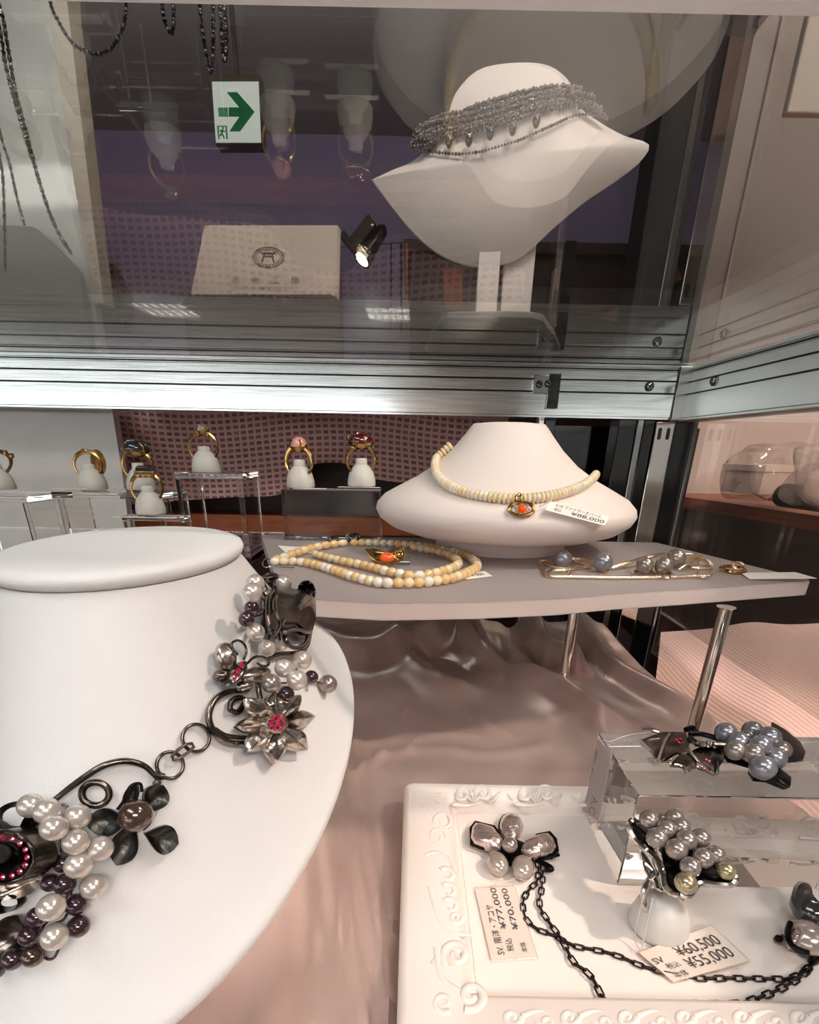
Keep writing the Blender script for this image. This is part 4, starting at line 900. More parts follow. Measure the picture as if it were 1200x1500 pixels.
for X, Y, r in ((225, 200, 30), (470, 236, 32), (725, 245, 30), (845, 250, 34)): obj('pearl_cup', MB().lathe([(size(r/4.138, s5(X, Y))*.9, 0), (size(r/4.138, s5(X, Y))*1.15, .0012)], s5(X, Y, .0008), 20), M['gold'], t)
for X, Y, r, m, base in ((225, 162, 56, 'pb', 210), (470, 182, 58, 'pb', 240), (912, 158, 58, 'pg', 215), (722, 200, 52, 'pg', 250), (838, 202, 54, 'pg', 258)):
    R = size(r/4.138, s5(X, Y, .004)); c = s5(X, Y, R*1.02); R = size(r/4.138, c); pearl(c, R, M[m], t)
t = thing('small_gold_ring', 'thin gold ring lying flat at the right end of the frosted shelf', 'ring', pz(1074, 834, ZS))
c = pz(1074, 834, ZS+.0018); obj('band', MB().tube(arc(c, .0062, 0, 360, 30, V((1, 0, 0)), V((0, .9, .12)))[:-1], .0011, 8, True), M['gold'], t)
obj('coil', MB().tube(arc(c+V((.002, -.001, .002)), .0034, 0, 300, 20, V((1, .2, 0)), V((0, .6, .5))), .0008, 8), M['goldp'], t)
q = [pz(1086, 839, ZS+.0008), pz(1165, 838, ZS+.0026), pz(1197, 847, ZS+.0026), pz(1098, 848, ZS+.0008)]
tg = quad_tag('price_tag', 'white tag lying flat beside the thin gold ring at the shelf tip', q, .0004, (), False)

# ================================================================== rings on milky stands behind
t = thing('riser_platform', 'clear acrylic platform on the left carrying the ring risers', 'display riser', (-.25, .30, 0))
obj('platform_top', MB().box((-.40, .262*KY, .0745), (-.111, .345*KY, .0785)), M['acry'], t, 0, .0004)
obj('platform_leg', MB().box((-.398, .264*KY, .0005), (-.394, .33*KY, .0743)), M['acry'], t, 0); obj('platform_leg', MB().box((-.117, .264*KY, .0005), (-.113, .33*KY, .0743)), M['acry'], t, 0)
def riser(x0, x1, y0, y1, z0, z1, label, th=.004, slot=True):
    t = thing('ring_riser', label, 'display riser', ((x0+x1)/2, (y0+y1)/2, z0), 'clear acrylic ring risers')
    g = .0003
    obj('riser_top', MB().box((x0, y0, z1-th), (x1, y1, z1)), M['acry'], t, 0, .0003)
    obj('riser_leg', MB().box((x0+.0002, y0+.0002, z0+g), (x0+th, y1-.0002, z1-th-g)), M['acry'], t, 0, .0003)
    obj('riser_leg', MB().box((x1-th, y0+.0002, z0+g), (x1-.0002, y1-.0002, z1-th-g)), M['acry'], t, 0, .0003)
    return t
def riser_block(x0, x1, y0, y1, z0, z1, label):
    t = thing('ring_riser', label, 'display riser', ((x0+x1)/2, (y0+y1)/2, z0), 'clear acrylic ring risers')
    obj('riser_body', MB().box((x0, y0, z0+.0003), (x1, y1, z1)), M['acry'], t, 0, .0004); return t
YR = .288*KY
def rz(u, v): return py(u, v, YR)
a, b_ = py(411, 716, .273*KY), py(557, 716, .273*KY)
riser_block(a.x, b_.x, .273*KY, .2885*KY, ZS, a.z-.0005, 'clear acrylic block on the frosted shelf under the pink and red stone rings')
ZP = .0785
a, b_ = rz(270, 690), rz(366, 690); riser(a.x, b_.x, .275*KY, .303*KY, ZP, a.z, 'tall clear acrylic riser under the clear stone ring')
a, b_ = rz(97, 717), rz(260, 717); riser(a.x, b_.x-.004, .275*KY, .303*KY, ZP, a.z, 'clear acrylic riser under the signet ring and the dark oval ring')
a, b_ = rz(-60, 722), rz(62, 722); riser(a.x, b_.x, .275*KY, .303*KY, ZP, a.z, 'clear acrylic riser at the far left edge under the red stone row ring')
a, b_ = py(172, 757, .262*KY), py(265, 757, .262*KY); riser(a.x, b_.x, .2655*KY, .2735*KY, ZP, a.z, 'low clear acrylic riser under the square dark stone ring', .003)
def ring_set(u, v, Y, band, cl, rl, build, coneh=1.0, wid=.0017, yaw=.25, tilt=0):
    b0 = py(u, v, Y); c = thing('ring_stand', cl, 'ring stand', b0, 'milky ring stands')
    r = .0098; pr_ = [(r*.96, 0), (r, .0006), (r*.97, .0045), (r*.84, .009), (r*.58, .0125), (r*.42, .0138), (r*.40, .0172*coneh), (r*.36, .0178*coneh), (0, .0178*coneh)]
    obj('stand_cone', MB().lathe(pr_, b0+V((0, 0, .0002)), 36), M['cone'], c)
    R = band; rc = b0+V((0, -.0005, .0165)); ex = V((math.cos(yaw), math.sin(yaw), 0)); ez = V((0, .18, .98)); ez = (ez+ex*tilt).normalized()
    t = thing('finger_ring', rl, 'ring', rc-V((0, 0, R)), 'gold rings on milky stands'); nrm = ex.cross(ez)
    Rr = [wid*(.62+.5*max(0, math.sin(2*PI*i/36))) for i in range(36)]
    P = arc(rc, R, 0, 360, 36, ex, ez)[:-1]
    obj('band', MB().tube(P, Rr, 8, True, .8), M['gold'], t)
    build(t, rc+ez*R, ex, nrm, ez); return t
def oval(t, p, ex, n, ez, m, a, b_, h, claws=4, bez='gold', name='stone', lean=.45):
    up = (ez+V((0, -lean, 0))).normalized(); y = up.cross(ex).normalized()
    q = MB().lathe([(.5, -1.2), (.9, -.4), (1.06, .35), (.98, .5)], V(), 24)
    obj('setting', MB().add([p+ex*(k.x*a*1.04)+y*(k.y*b_*1.02)+up*(k.z*h*.55) for k in q.v], q.f), M[bez], t)
    obj(name, MB().ball(p+up*h*.25, ex*a, y*b_, up*h, 22, 14), M[m], t)
    for k in range(claws):
        g = PI/4+2*PI*k/claws; e_ = p+ex*(a*1.02*math.cos(g))+y*(b_*1.02*math.sin(g)); obj('claw', MB().tube([e_, e_+up*h*.75, e_*.7+p*.3+up*h*1.05], .0005, 6), M['gold'], t)
def row(t, p, ex, n, ez, m, k, r, span):
    for i in range(k):
        f = (i/(k-1)-.5)*2; q = p+ex*(span*f)-ez*(abs(f)**2*span*.35); obj('setting', MB().lathe([(r*.7, -r), (r*1.25, 0), (r*1.15, .0003)], q, 14, ez-n*0), M['gold'], t)
        obj('stone', MB().ball(q+ez*.0003, ex*r, n*r, ez*r*.8, 14, 8), M[m], t)
ring_set(2, 717, YR, .0098, 'milky ring stand at the far left edge of the shelf', 'gold ring with a row of dark red stones at the far left edge', lambda t, p, ex, n, ez: row(t, p, ex, n, ez, 'garnet', 5, .0019, .0085), tilt=.35, yaw=.5)
def signet(t, p, ex, n, ez):
    y = V((0, 0, 0)); obj('signet_plate', MB().dome([p-ez*.007+V((.006, .003, 0))+V((.0055*math.cos(a)*.7, .003*math.cos(a), .0085*math.sin(a))) for a in [2*PI*k/24 for k in range(24)]], V((.5, -.85, .1)), .001, .0016, 4), M['gold'], t)
    oval(t, p-ex*.001, ex, n, ez, 'garnet', .0024, .0018, .0014, 4)
ring_set(137, 717, YR, .0088, 'milky ring stand under the plain gold signet ring', 'gold signet ring with a broad plate and a small dark red stone', signet, .95)
ring_set(208, 717, YR+.004, .0098, 'milky ring stand under the large dark oval ring, partly hidden', 'gold ring with a large dark oval cabochon, behind the square stone ring', lambda t, p, ex, n, ez: oval(t, p, ex, n, ez, 'onyx', .0088, .0074, .0056, 4), wid=.002)
def square(t, p, ex, n, ez):
    up = (ez+V((0, -.3, 0))).normalized(); y = up.cross(ex)
    obj('setting', MB().obox(p+up*.0004, ex*.0064, y*.0050, up*.0012), M['gold'], t, 30, .0006); obj('stone', MB().obox(p+up*.0022, ex*.0050, y*.0040, up*.0018), M['onyx'], t, 0, .0008)
    obj('shoulder', MB().obox(p-up*.0018+V((0, -.0014, 0)), ex*.0058, y*.0024, up*.0012), M['gold'], t, 30, .0005)
    for i in (-1, 0, 1): obj('diamond', MB().ball(p-up*.0014+ex*.0034*i+V((0, -.0040, 0)), .0012, nu=12, nv=8), M['dia'], t)
ring_set(222, 752, .270*KY, .0098, 'milky ring stand under the square dark stone ring, nearest the front bust', 'gold ring with a square dark stone above three small diamonds', square)
ring_set(303, 692, YR, .0096, 'milky ring stand on the tallest riser, under the clear stone ring', 'gold ring with a cluster of clear stones on the tallest riser', lambda t, p, ex, n, ez: (row(t, p, ex, n, ez, 'dia', 3, .0018, .0032), oval(t, p+ez*.0012, ex, n, ez, 'dia', .0044, .0036, .0032, 4)), .95)
ring_set(441, 714, .2805*KY, .0098, 'milky ring stand under the pink stone ring, left on the clear block', 'gold ring with an oval pink cabochon on the clear block', lambda t, p, ex, n, ez: oval(t, p, ex, n, ez, 'rose', .0054, .0060, .0050, 4), wid=.0022, yaw=-.3)
ring_set(530, 712, .2805*KY, .0098, 'milky ring stand under the red stone ring, right on the clear block', 'gold ring with a wide faceted red stone framed by small stones', lambda t, p, ex, n, ez: (oval(t, p+ez*.0012, ex, n, ez, 'garnet', .0084, .0058, .0050, 6), row(t, p-V((0, .003, 0)), ex, n, ez, 'dia', 5, .0011, .0056)))
def flat_tag(pts, z, label, loop=None, Y=None):
    q = [py(u, v, y) for u, v, y in pts]; zz = sum(p.z for p in q)/4; q = [V((p.x, p.y, z)) for p in q]
    tg = quad_tag('price_tag', label, q, .0004, (), False, card='card')
    if loop: thread(tg, [q[0], loop[0], loop[1]], .0003)
    return tg
def small_tag(u0, u1, v, Y, dpt, label, yaw=0):
    a, b_ = py(u0, v, Y), py(u1, v, Y); z = a.z+.0006
    q = [V((a.x, Y+yaw, z)), V((b_.x, Y, z)), V((b_.x+.001, Y-dpt, z)), V((a.x-.001, Y-dpt+yaw, z))]
    return quad_tag('price_tag', label, [q[3], q[2], q[1], q[0]], .0004, (), False)
small_tag(172, 262, 757, .268*KY, .006, 'patterned white tag lying in front of the square dark stone ring')
small_tag(432, 478, 716, .2765*KY, .004, 'white tag under the stand of the pink stone ring')
small_tag(498, 556, 714, .2765*KY, .004, 'white tag under the stand of the red stone ring')
small_tag(84, 128, 716, .279*KY, .004, 'narrow white tag beside the signet ring stand')

# ================================================================== upper level: bust with grey beads
ZU = ZG+.0066
t = ub = thing('shoulder_bust', 'cream shoulder-shaped bust on a grey foot standing on the glass shelf, wearing grey beads', 'necklace bust', (.06, .34*KY, ZU))
UN = V((0, -1, -.12)).normalized(); UP0 = V((.06, .338*KY, .32))
def upx(u, v, l=0): return ppl(u, v, UP0+UN*l, UN)
oc = sm2([(545, 263), (575, 249), (605, 236), (635, 210), (652, 185), (660, 160), (674, 133), (700, 111), (740, 98), (790, 97), (818, 110), (832, 132), (850, 158), (880, 180), (915, 199), (951, 212), (935, 240), (895, 270), (855, 297), (810, 335), (775, 368), (745, 385), (705, 391), (672, 385), (640, 370), (605, 340), (572, 300), (545, 263)], 3)[:-1]
tb = MB().dome([upx(*q) for q in oc], UN, .016, .005, 10, p=2.4); obj('bust_front', tb, M['leather2'], t, 50)
BU = BVHTree.FromPolygons([tuple(p) for p in tb.v], tb.f)
def onu(u, v, l):
    d = ray(u, v).normalized(); r = BU.ray_cast(CAM, d)
    p = V(r[0]) if r[0] is not None else upx(u, v, .004)
    return p-d*l
nb = sm2([(656, 172), (668, 136), (698, 104), (740, 93), (792, 93), (822, 107), (836, 130), (790, 140), (720, 160)], 3)
obj('neck_back', MB().dome([upx(u, v, -.007) for u, v in nb], UN, .001, .004, 4), M['leather2'], t, 50)
fo = [pz(u, v, ZU+.0002) for u, v in sm2([(655, 467), (780, 467), (803, 482), (816, 503), (812, 520), (722, 523), (630, 520), (628, 503), (640, 480), (655, 467)], 3)[:-1]]
obj('foot', MB().prism(fo, (0, 0, .004)), M['grey_foot'], t, 30, .0008)
a, b_ = py(700, 390, .342*KY), py(731, 390, .342*KY); obj('post', MB().box((a.x, .338*KY, ZU+.0042), (b_.x, .338*KY+.008, .29)), M['leather2'], t, 30, .0006)
a, b_ = py(738, 390, .346*KY), py(783, 390, .346*KY); obj('post', MB().box((a.x, .346*KY, ZU+.0042), (b_.x, .346*KY+.005, .29)), M['leather2'], t, 30, .0006)
t = bn = thing('bead_necklace', 'multi-strand smoky grey crystal bead necklace round the cream shoulder bust', 'necklace', upx(740, 170, .02))
def z7(X, Y): return (600+X/3.333, 80+Y/3.333)
strands = [([(0, 455), (120, 475), (230, 485), (340, 475), (430, 450), (530, 420), (620, 380), (720, 335), (800, 300), (880, 290), (960, 300)], 62, 7.5, 0, True),
 ([(10, 440), (110, 410), (210, 400), (320, 372), (420, 345), (530, 315), (620, 285), (720, 262), (820, 258), (910, 262), (965, 310)], 46, 9, 0, True),
 ([(30, 365), (140, 300), (250, 280), (340, 245), (440, 215), (540, 185), (640, 165), (740, 155), (840, 165)], 66, 8, 0, False),
 ([(20, 390), (120, 330), (240, 300), (350, 275), (450, 240), (560, 208), (660, 185), (760, 175), (860, 195)], 64, 8.5, .001, False),
 ([(15, 415), (100, 370), (200, 335), (300, 315), (420, 285), (540, 245), (640, 215), (760, 200), (870, 225), (940, 265)], 64, 9, .001, False),
 ([(10, 430), (100, 390), (200, 360), (300, 345), (420, 315), (540, 275), (640, 240), (760, 225), (880, 245), (960, 300)], 64, 9, .002, False),
 ([(10, 450), (100, 435), (200, 380), (300, 360), (410, 330), (500, 300), (620, 262), (700, 245), (800, 235), (930, 262)], 60, 8.5, .002, False),
 ([(50, 350), (160, 320), (270, 300), (380, 262), (480, 240), (600, 200), (700, 190), (800, 185), (900, 205)], 60, 8.5, .002, False)]
rest = MB(); cnt = 0
for pts, n_, r, l, big in strands:
    Q = sm2([z7(*q) for q in pts], 6); P = resample([V((a, b, 0)) for a, b in Q], n_)
    for q in P:
        jx, jy = (0, 0) if big else (random.uniform(-1.2, 1.2), random.uniform(-1.2, 1.2))
        c = onu(q.x+jx, q.y+jy, (.0035 if big else .002)+l); R = size(r*(1 if big else 1.2)*random.uniform(.8, 1.25)/3.333, c)
        if big and cnt < 92:
            o = link('bead', ball_mesh(M[random.choice(['tour', 'tour', 'tourd'])], 10, 7), t, c-wpos(t)); o.scale = (R, R, R*.85); cnt += 1
        else: rest.ball(c, R, nu=9, nv=6)
o = obj('remaining_beads', rest, M['tour'], t, 40); o['kind'] = 'stuff'
for X, Y in ((395, 380), (505, 358), (620, 322), (195, 420), (290, 412)):
    c = onu(*z7(X, Y), .007); R = size(20/3.333, c); o = link('drop_bead', ball_mesh(M['tourd'], 12, 8), t, c-wpos(t)); o.scale = (R*.95, R*.7, R*1.55)

# ================================================================== white board, hanging bead strands and the small items behind
YB = .44*KY
wb = [py(u, v, YB) for u, v in ((70, -60), (70, 0), (118, 330), (165, 605), (180, 700), (196, 830))]
poly = [V((-1.0, YB, wb[0].z)), V((-1.0, YB, wb[-1].z))]+wb[::-1]
t = thing('white_display_board', 'scuffed white display board with a pale edge at the far left behind the rings', 'display board', (-.5, YB, wb[-1].z))
obj('board_face', MB().prism(poly, (0, .012, 0)), M['wboard'], t, 0)
tr_ = [py(u, v, YB+.0005) for u, v in ((70, -60), (70, 0), (120, 350), (135, 445), (152, 445), (140, 350), (98, 0), (95, -60))]
obj('edge_trim', MB().prism(tr_, (0, .02, 0)), M['wedge'], t, 0)
rodz = py(100, -90, .37*KY).z
t = thing('hanging_rail', 'thin black rail above the frame from which the dark bead strands hang', 'rail', (-.25, .37*KY, rodz)); obj('rod', MB().tube([V((-.9, .37*KY, rodz)), V((.2, .37*KY, rodz))], .003, 12), M['blackgl'], t)
obj('bracket', MB().tube([V((.2, .37*KY, rodz)), V((.2, BY+.03, rodz))], .003, 8), M['blackgl'], t)
def hang(label, paths, r=2.6, Y=.37*KY, drop=None):
    P0 = py(*paths[0][0], Y); t = thing('hanging_bead_strand', label, 'necklace', (P0.x, Y, rodz), 'dark bead strands hanging above the glass')
    for pts in paths:
        P = resample(smooth_path([py(u, v, Y) for u, v in pts], 6), max(30, int(len(pts)*18)))
        R = size(r, P[len(P)//2]); obj('strand', MB().tube(P, [R*(.75+.45*(i % 2)+.25*math.sin(i*1.7)) for i in range(len(P))], 7), M['jet'], t)
        for i in range(4, len(P), 11):
            obj('accent_bead', MB().ball(P[i], R*1.3, nu=12, nv=8), M['tour'], t)
hang('long double strand of dark beads slanting down over the white board at the left edge', [[(-40, -90), (0, 12), (10, 60), (22, 130), (40, 200), (62, 280), (85, 340), (105, 372)], [(-34, -90), (0, 45), (8, 95), (25, 160), (45, 225), (65, 290), (80, 330), (105, 372)]], 2.4)
hang('short dark bead strand hanging lowest at the left frame edge', [[(-70, -90), (-30, 80), (0, 195), (14, 240), (25, 290), (36, 330)], [(-60, -90), (-30, 120), (0, 230), (6, 300), (8, 400)]], 2.0)
hang('rounded dark bead necklace curving down at the top left', [[(60, -90), (73, 0), (85, 30), (105, 62), (125, 75), (145, 79), (165, 68), (180, 40), (185, 0), (178, -90)]], 2.3)
hang('narrow short loop of dark beads at the top, left of the exit sign', [[(232, -90), (237, 0), (241, 30), (249, 48), (254, 40), (254, 0), (250, -90)]], 2.6)
hang('pair of long dark bead loops hanging just above the exit sign', [[(286, -90), (292, 0), (296, 40), (303, 85), (309, 107), (312, 80), (312, 0), (306, -90)], [(316, -90), (322, 5), (325, 50), (329, 92), (332, 60), (329, 5), (324, -90)]], 2.6)
t = thing('sloped_panel', 'grey sloped panel before the white board at the left, above the back rail', 'display stand', py(60, 450, .432*KY))
obj('panel_body', MB().prism([py(u, v, .430*KY) for u, v in ((-60, 326), (48, 332), (82, 362), (116, 398), (122, 440), (126, 470))]+[V((py(126, 470, .430*KY).x, .430*KY, .2145)), V((py(-60, 498, .430*KY).x, .430*KY, .2145))], (0, .008, 0)), mat('grey_card', (128, 128, 124), .6), t, 0)  # flat grey shape with a sloping top edge
t = thing('card_holder', 'dark leather card holder standing open beside the white board', 'card holder', py(155, 470, .6*KY))
obj('front_flap', MB().prism([py(u, v, .60*KY) for u, v in ((140, 392), (163, 386), (172, 425), (180, 490), (146, 490))], (0, .004, 0)), M['boxbrown'], t, 0)
obj('back_flap', MB().prism([py(u, v, .61*KY) for u, v in ((160, 390), (168, 386), (194, 436), (192, 490), (168, 490))], (0, .004, 0)), M['boxbrown'], t, 0)

# booklet in its brown holder
YK = .50*KY
t = thing('booklet_holder', 'dark brown leather holder standing behind the rail with the cream booklet in it', 'holder', py(383, 495, YK))
zl = .2145
def rr_px(u0, v0, u1, zb, Y, r=14):
    pts = [(u0, v0+r), (u0+r*.3, v0+r*.3), (u0+r, v0), (u1-r, v0), (u1-r*.3, v0+r*.3), (u1, v0+r)]; P = [py(u, v, Y) for u, v in pts]
    return [V((P[0].x, Y, zb))]+P+[V((P[-1].x, Y, zb))]
obj('front_panel', MB().prism(rr_px(267, 431, 498, zl, YK-.012), (0, .004, 0)), M['boxbrown'], t, 0, .0006)
obj('back_panel', MB().prism(rr_px(430, 395, 501, zl, YK+.02), (0, .004, 0)), M['boxbrown'], t, 0, .0006)
f0 = py(267, 440, YK); f1 = py(498, 440, YK); obj('base', MB().box((f0.x, YK-.007, zl), (f1.x, YK+.019, zl+.006)), M['boxbrown'], t, 0)
t = thing('booklet', 'cream booklet with a round shop emblem standing in the brown holder', 'booklet', py(388, 440, YK))
kq = [py(300, 330, YK), py(495, 330, YK), py(492, 470, YK-.004), py(272, 470, YK-.004)]
obj('cover', MB().prism(kq, (0, .0012, 0)), M['paper'], t, 0)
for i in (1, 2): obj('page_block', MB().prism([p+V((.0012*i, .0018*i, -.001*i)) for p in kq], (0, .0012, 0)), M['paper'], t, 0)
kn = (kq[1]-kq[0]).cross(kq[3]-kq[0]).normalized(); kn = kn if kn.y < 0 else -kn
def kp(u, v, l=.0003): return ppl(u, v, kq[0]+kn*l, kn)
em = MB()
for rx, ry, w in ((23, 15, .0005), (17.5, 11.2, .0003)): em.tube([kp(u, v) for u, v in ell(393, 377, rx, ry, n=40)], w, 5, True, .3, (0, -1, 0))
for pts in (((383, 371), (404, 371)), ((386, 375.5), (401, 375.5)), ((387.5, 371.5), (384, 384)), ((398.5, 371.5), (401, 384))): em.tube([kp(*q) for q in pts], .0009, 5, False, .3, (0, -1, 0))
for k in range(26):
    a = 2*PI*k/26; em.tube([kp(393+18.8*math.cos(a), 377+12.2*math.sin(a)), kp(393+21.5*math.cos(a+.06), 377+14*math.sin(a+.06))], .00045, 4, False, .3, (0, -1, 0))
obj('emblem', em, M['inkb'], t, 0)
def ktext(s, u0, v0, u1, v1, m, name):
    b = MB(); q = [kp(u0, v0), kp(u1, v0), kp(u1, v1), kp(u0, v1)]; text_on(b, q, s, 0, 0, 1, 1, .0002)
    if b.v: obj(name, b, M[m], t, 0)
for i, chx in enumerate('彫金工'): ktext(chx, 340+28.6*i, 406, 352+28.6*i, 415, 'inkf', 'title_character')
ktext('房', 426, 406, 439, 415, 'ink', 'title_character'); ktext('たったひとつのアクセサリー', 336, 419.5, 438, 424.5, 'inkf', 'subtitle')

# ================================================================== beyond the cabinet
YX = 1.6*KY
def sx_(X, Y, d=0): return py(300+X/12, 100+Y/12, YX-d)
t = thing('exit_sign', 'white lit emergency exit sign with a green arrow pointing right', 'exit sign', sx_(560, 1300))
obj('housing', MB().prism([sx_(100, 110), sx_(965, 110), sx_(1000, 1320), sx_(180, 1320)], (0, .06, 0)), M['signf'], t, 0)
obj('lit_face', MB().prism([sx_(125, 235, .002), sx_(945, 232, .002), sx_(990, 1305, .002), sx_(195, 1305, .002)], (0, .0015, 0)), M['signw'], t, 0)
def flat(name, pts, m, d=.0032): return obj(name, MB().prism([sx_(X, Y, d) for X, Y in pts], (0, .0008, 0)), M[m], t, 0)
flat('arrow', [(420, 687), (605, 687), (385, 420), (570, 420), (875, 765), (620, 1110), (430, 1110), (610, 850), (420, 850)], 'green')
flat('arrow_tail', [(230, 690), (405, 690), (410, 850), (245, 852)], 'greenl')
flat('door_symbol', [(212, 1008), (390, 1008), (408, 1245), (375, 1245), (360, 1028), (248, 1028), (262, 1245), (235, 1248)], 'greenl')
man = MB()
for pts, r in ((((318, 1080), (300, 1130), (300, 1150)), 13), (((300, 1140), (322, 1180), (345, 1235)), 9), (((298, 1140), (285, 1180), (262, 1180)), 9), (((312, 1085), (345, 1112), (362, 1105)), 6), (((306, 1085), (275, 1095), (262, 1110)), 6)): man.tube([sx_(X, Y, .0036) for X, Y in pts], r/12*YX/FP, 6, False, .3, (0, -1, 0))
man.ball(sx_(322, 1052, .0036), 12/12*YX/FP); obj('running_figure', man, M['green'], t)
sc = sx_(530, 110); obj('hanger', MB().box((sc.x-.006, YX+.02, sc.z), (sc.x+.006, YX+.032, Z1-.001)), M['signf'], t, 0)

t = thing('display_spotlight', 'dark bronze clip spotlight with a lit lens pointing down left', 'spotlight', py(545, 365, .9*KY))
def s7(X, Y, y=.9): return py(500+X/10, 310+Y/10, y*KY)
A_, B_ = s7(640, 220), s7(290, 800); ax = (B_-A_).normalized()+V((0, -.35, 0)); ax.normalize(); L_ = (B_-A_).length
obj('lamp_barrel', MB().lathe([(0, 0), (.006, .002), (.011, L_*.12), (.013, L_*.5), (.0165, L_*.75), (.019, L_*.98), (.017, L_), (.014, L_*.97)], A_, 28, ax), M['lampb'], t)
obj('lens', MB().lathe([(0, .0), (.0145, 0)], A_+ax*(L_*.985), 24, ax), M['bulb'], t)
for k in (.80, .88): obj('vent_ring', MB().lathe([(.0172+.012*(k-.75), L_*k), (.0182+.012*(k-.75), L_*k+.002), (.0172+.012*(k-.75), L_*k+.004)], A_, 28, ax), M['chrome'], t)
c0, c1 = s7(460, 130, .88), s7(150, 520, .88); d = (c1-c0).normalized(); sd = d.cross(V((0, 1, 0))).normalized()
obj('clip_body', MB().obox((c0+c1)/2, d*((c1-c0).length/2), sd*.011, V((0, .008, 0))), M['lampb'], t, 0, .002)
c2 = s7(130, 480, .876); obj('clip_jaw', MB().obox(c2, d*.006, sd*.02, V((0, .01, 0))), M['lampb'], t, 0, .001)
obj('knob', MB().ball(s7(450, 210, .868), .005, nu=14, nv=8), M['chrome'], t)
obj('yoke', MB().tube([s7(590, 300, .885), s7(600, 340, .88), s7(560, 440, .882)], .002, 8), M['chrome'], t)
wire = thing('wire_rail', 'thin steel wire rail behind the clip spotlight', 'rail', py(555, 360, .93*KY)); obj('wire', MB().tube([py(440, 364, .93*KY), py(500, 362, .93*KY), py(608, 354, .93*KY), py(720, 348, .93*KY)], .0012, 6), M['steel'], wire)
for (u, w, m, l) in ((573, 2.0, 'jet', 'thin black cord hanging from the wire rail, next to the spotlight'), (588, 3.4, 'jet', 'thicker black cord hanging from the wire rail'), (596, 4.0, 'orange', 'orange-brown cord hanging from the wire rail beside the shoulder bust')):
    P = [py(u+(.5 if k % 2 else -.5), 357+k*12, .925*KY) for k in range(12)]
    o = obj('hanging_cord', MB().tube(P, size(w/2, P[0]), 8), M[m]); tag(o, l, 'cord', 'cords on the wire rail')  # plain cords hung from the wire rail
t = thing('wooden_cabinet', 'dark brown wooden cabinet in the shop behind the shoulder bust', 'cabinet', (.55, 1.5*KY, Z0))
ztop = py(600, 372, 1.3*KY).z
obj('cabinet_body', MB().box((-.02, 1.3*KY, Z0), (1.15, 1.75*KY, ztop)), M['wooddark'], t, 0); obj('cabinet_top', MB().box((-.04, 1.28*KY, ztop), (1.17, 1.77*KY, ztop+.025)), M['wooddark'], t, 0)
obj('cabinet_door', MB().box((.0, 1.29*KY, Z0+.06), (.26, 1.3*KY-.0005, ztop-.02)), M['wooddark'], t, 0); obj('cabinet_door', MB().box((.28, 1.29*KY, Z0+.06), (.54, 1.3*KY-.0005, ztop-.02)), M['wooddark'], t, 0)
t = thing('wooden_beam', 'orange-brown wooden easel bar leaning behind the black upright', 'easel bar', py(940, 425, 1.0*KY))
obj('beam', MB().prism([py(u, v, 1.0*KY) for u, v in ((880, 466), (992, 393), (1000, 408), (905, 470))], (0, .02, 0)), M['wood'], t, 0)
obj('beam_leg', MB().prism([py(u, v, 1.02*KY) for u, v in ((648, 394), (676, 394), (680, 470), (656, 470))], (0, .02, 0)), M['wood'], t, 0)
obj('beam_bar', MB().prism([py(u, v, 1.03*KY) for u, v in ((600, 440), (880, 436), (880, 452), (600, 456))], (0, .02, 0)), M['wooddark'], t, 0)

# right side, beyond the side glass
YP = .78*KY; pe = py(1062, 265, YP)
t = thing('beige_partition', 'plain beige partition panel beyond the side glass on the right', 'partition', (.9, YP, Z0))
obj('panel', MB().box((pe.x, YP, Z0), (1.6, YP+.03, 1.1)), M['rpanel'], t, 0)
for u in (1086,): a = py(u, 300, YP-.001); obj('moulding', MB().box((a.x, YP-.004, Z0), (a.x+.003, YP, 1.1)), M['rpanel'], t, 0)
t = thing('hanging_board', 'white board hanging high on the right, cut by the frame edge', 'board', py(1180, 160, .62*KY))
a = py(1153, 165, .60*KY); obj('board_face', MB().box((a.x, .60*KY, a.z), (a.x+.2, .60*KY+.012, a.z+.3)), M['paper'], t, 0, .002)
obj('board_hook', MB().box((a.x+.05, .60*KY+.012, a.z+.2), (a.x+.06, YP, a.z+.21)), M['steel'], t, 0)
ZW = .085
w = [(1005, 722.5), (1200, 748.5)]; wf = [pz(u, v, ZW) for u, v in w]; d = (wf[1]-wf[0]).normalized(); e1 = wf[1]+d*.12
t = thing('wooden_side_shelf', 'reddish wooden shelf beyond the side glass carrying plastic-wrapped packets', 'shelf', (.6, .55*KY, -.3))
obj('shelf_board', MB().prism([V((wf[0].x, wf[0].y, ZW-.024)), V((e1.x, e1.y, ZW-.024)), V((1.0, e1.y, ZW-.024)), V((1.0, .77*KY, ZW-.024)), V((wf[0].x+.02, .77*KY, ZW-.024))], (0, 0, .018)), M['wood'], t, 0)
obj('shelf_back', MB().box((wf[0].x+.05, .74*KY, -.9), (1.0, .77*KY, ZW-.0245)), M['wooddark'], t, 0)
def lump(c, ax, ay, az, seed, amp, sharp):
    rnd = random.Random(seed); ph = [(rnd.uniform(2, 7), rnd.uniform(0, 6), rnd.uniform(2, 7), rnd.uniform(0, 6)) for _ in range(6)]
    b = MB().ball(V(), V((1, 0, 0)), V((0, 1, 0)), V((0, 0, 1)), 44, 26); vs = []
    for p in b.v:
        k = 1+amp*sum((abs(math.sin(a*p.x+b_*1.0)) if sharp else math.sin(a*p.x+b_))*math.cos(c_*p.y+d_+p.z*2) for a, b_, c_, d_ in ph)/2.4
        q = V((math.copysign(abs(p.x)**.6, p.x), math.copysign(abs(p.y)**.6, p.y), math.copysign(abs(p.z)**.75, p.z)))*k; q.z = max(q.z, -.95)
        vs.append(c+ax*q.x+ay*q.y+az*q.z)
    return MB().add(vs, b.f)
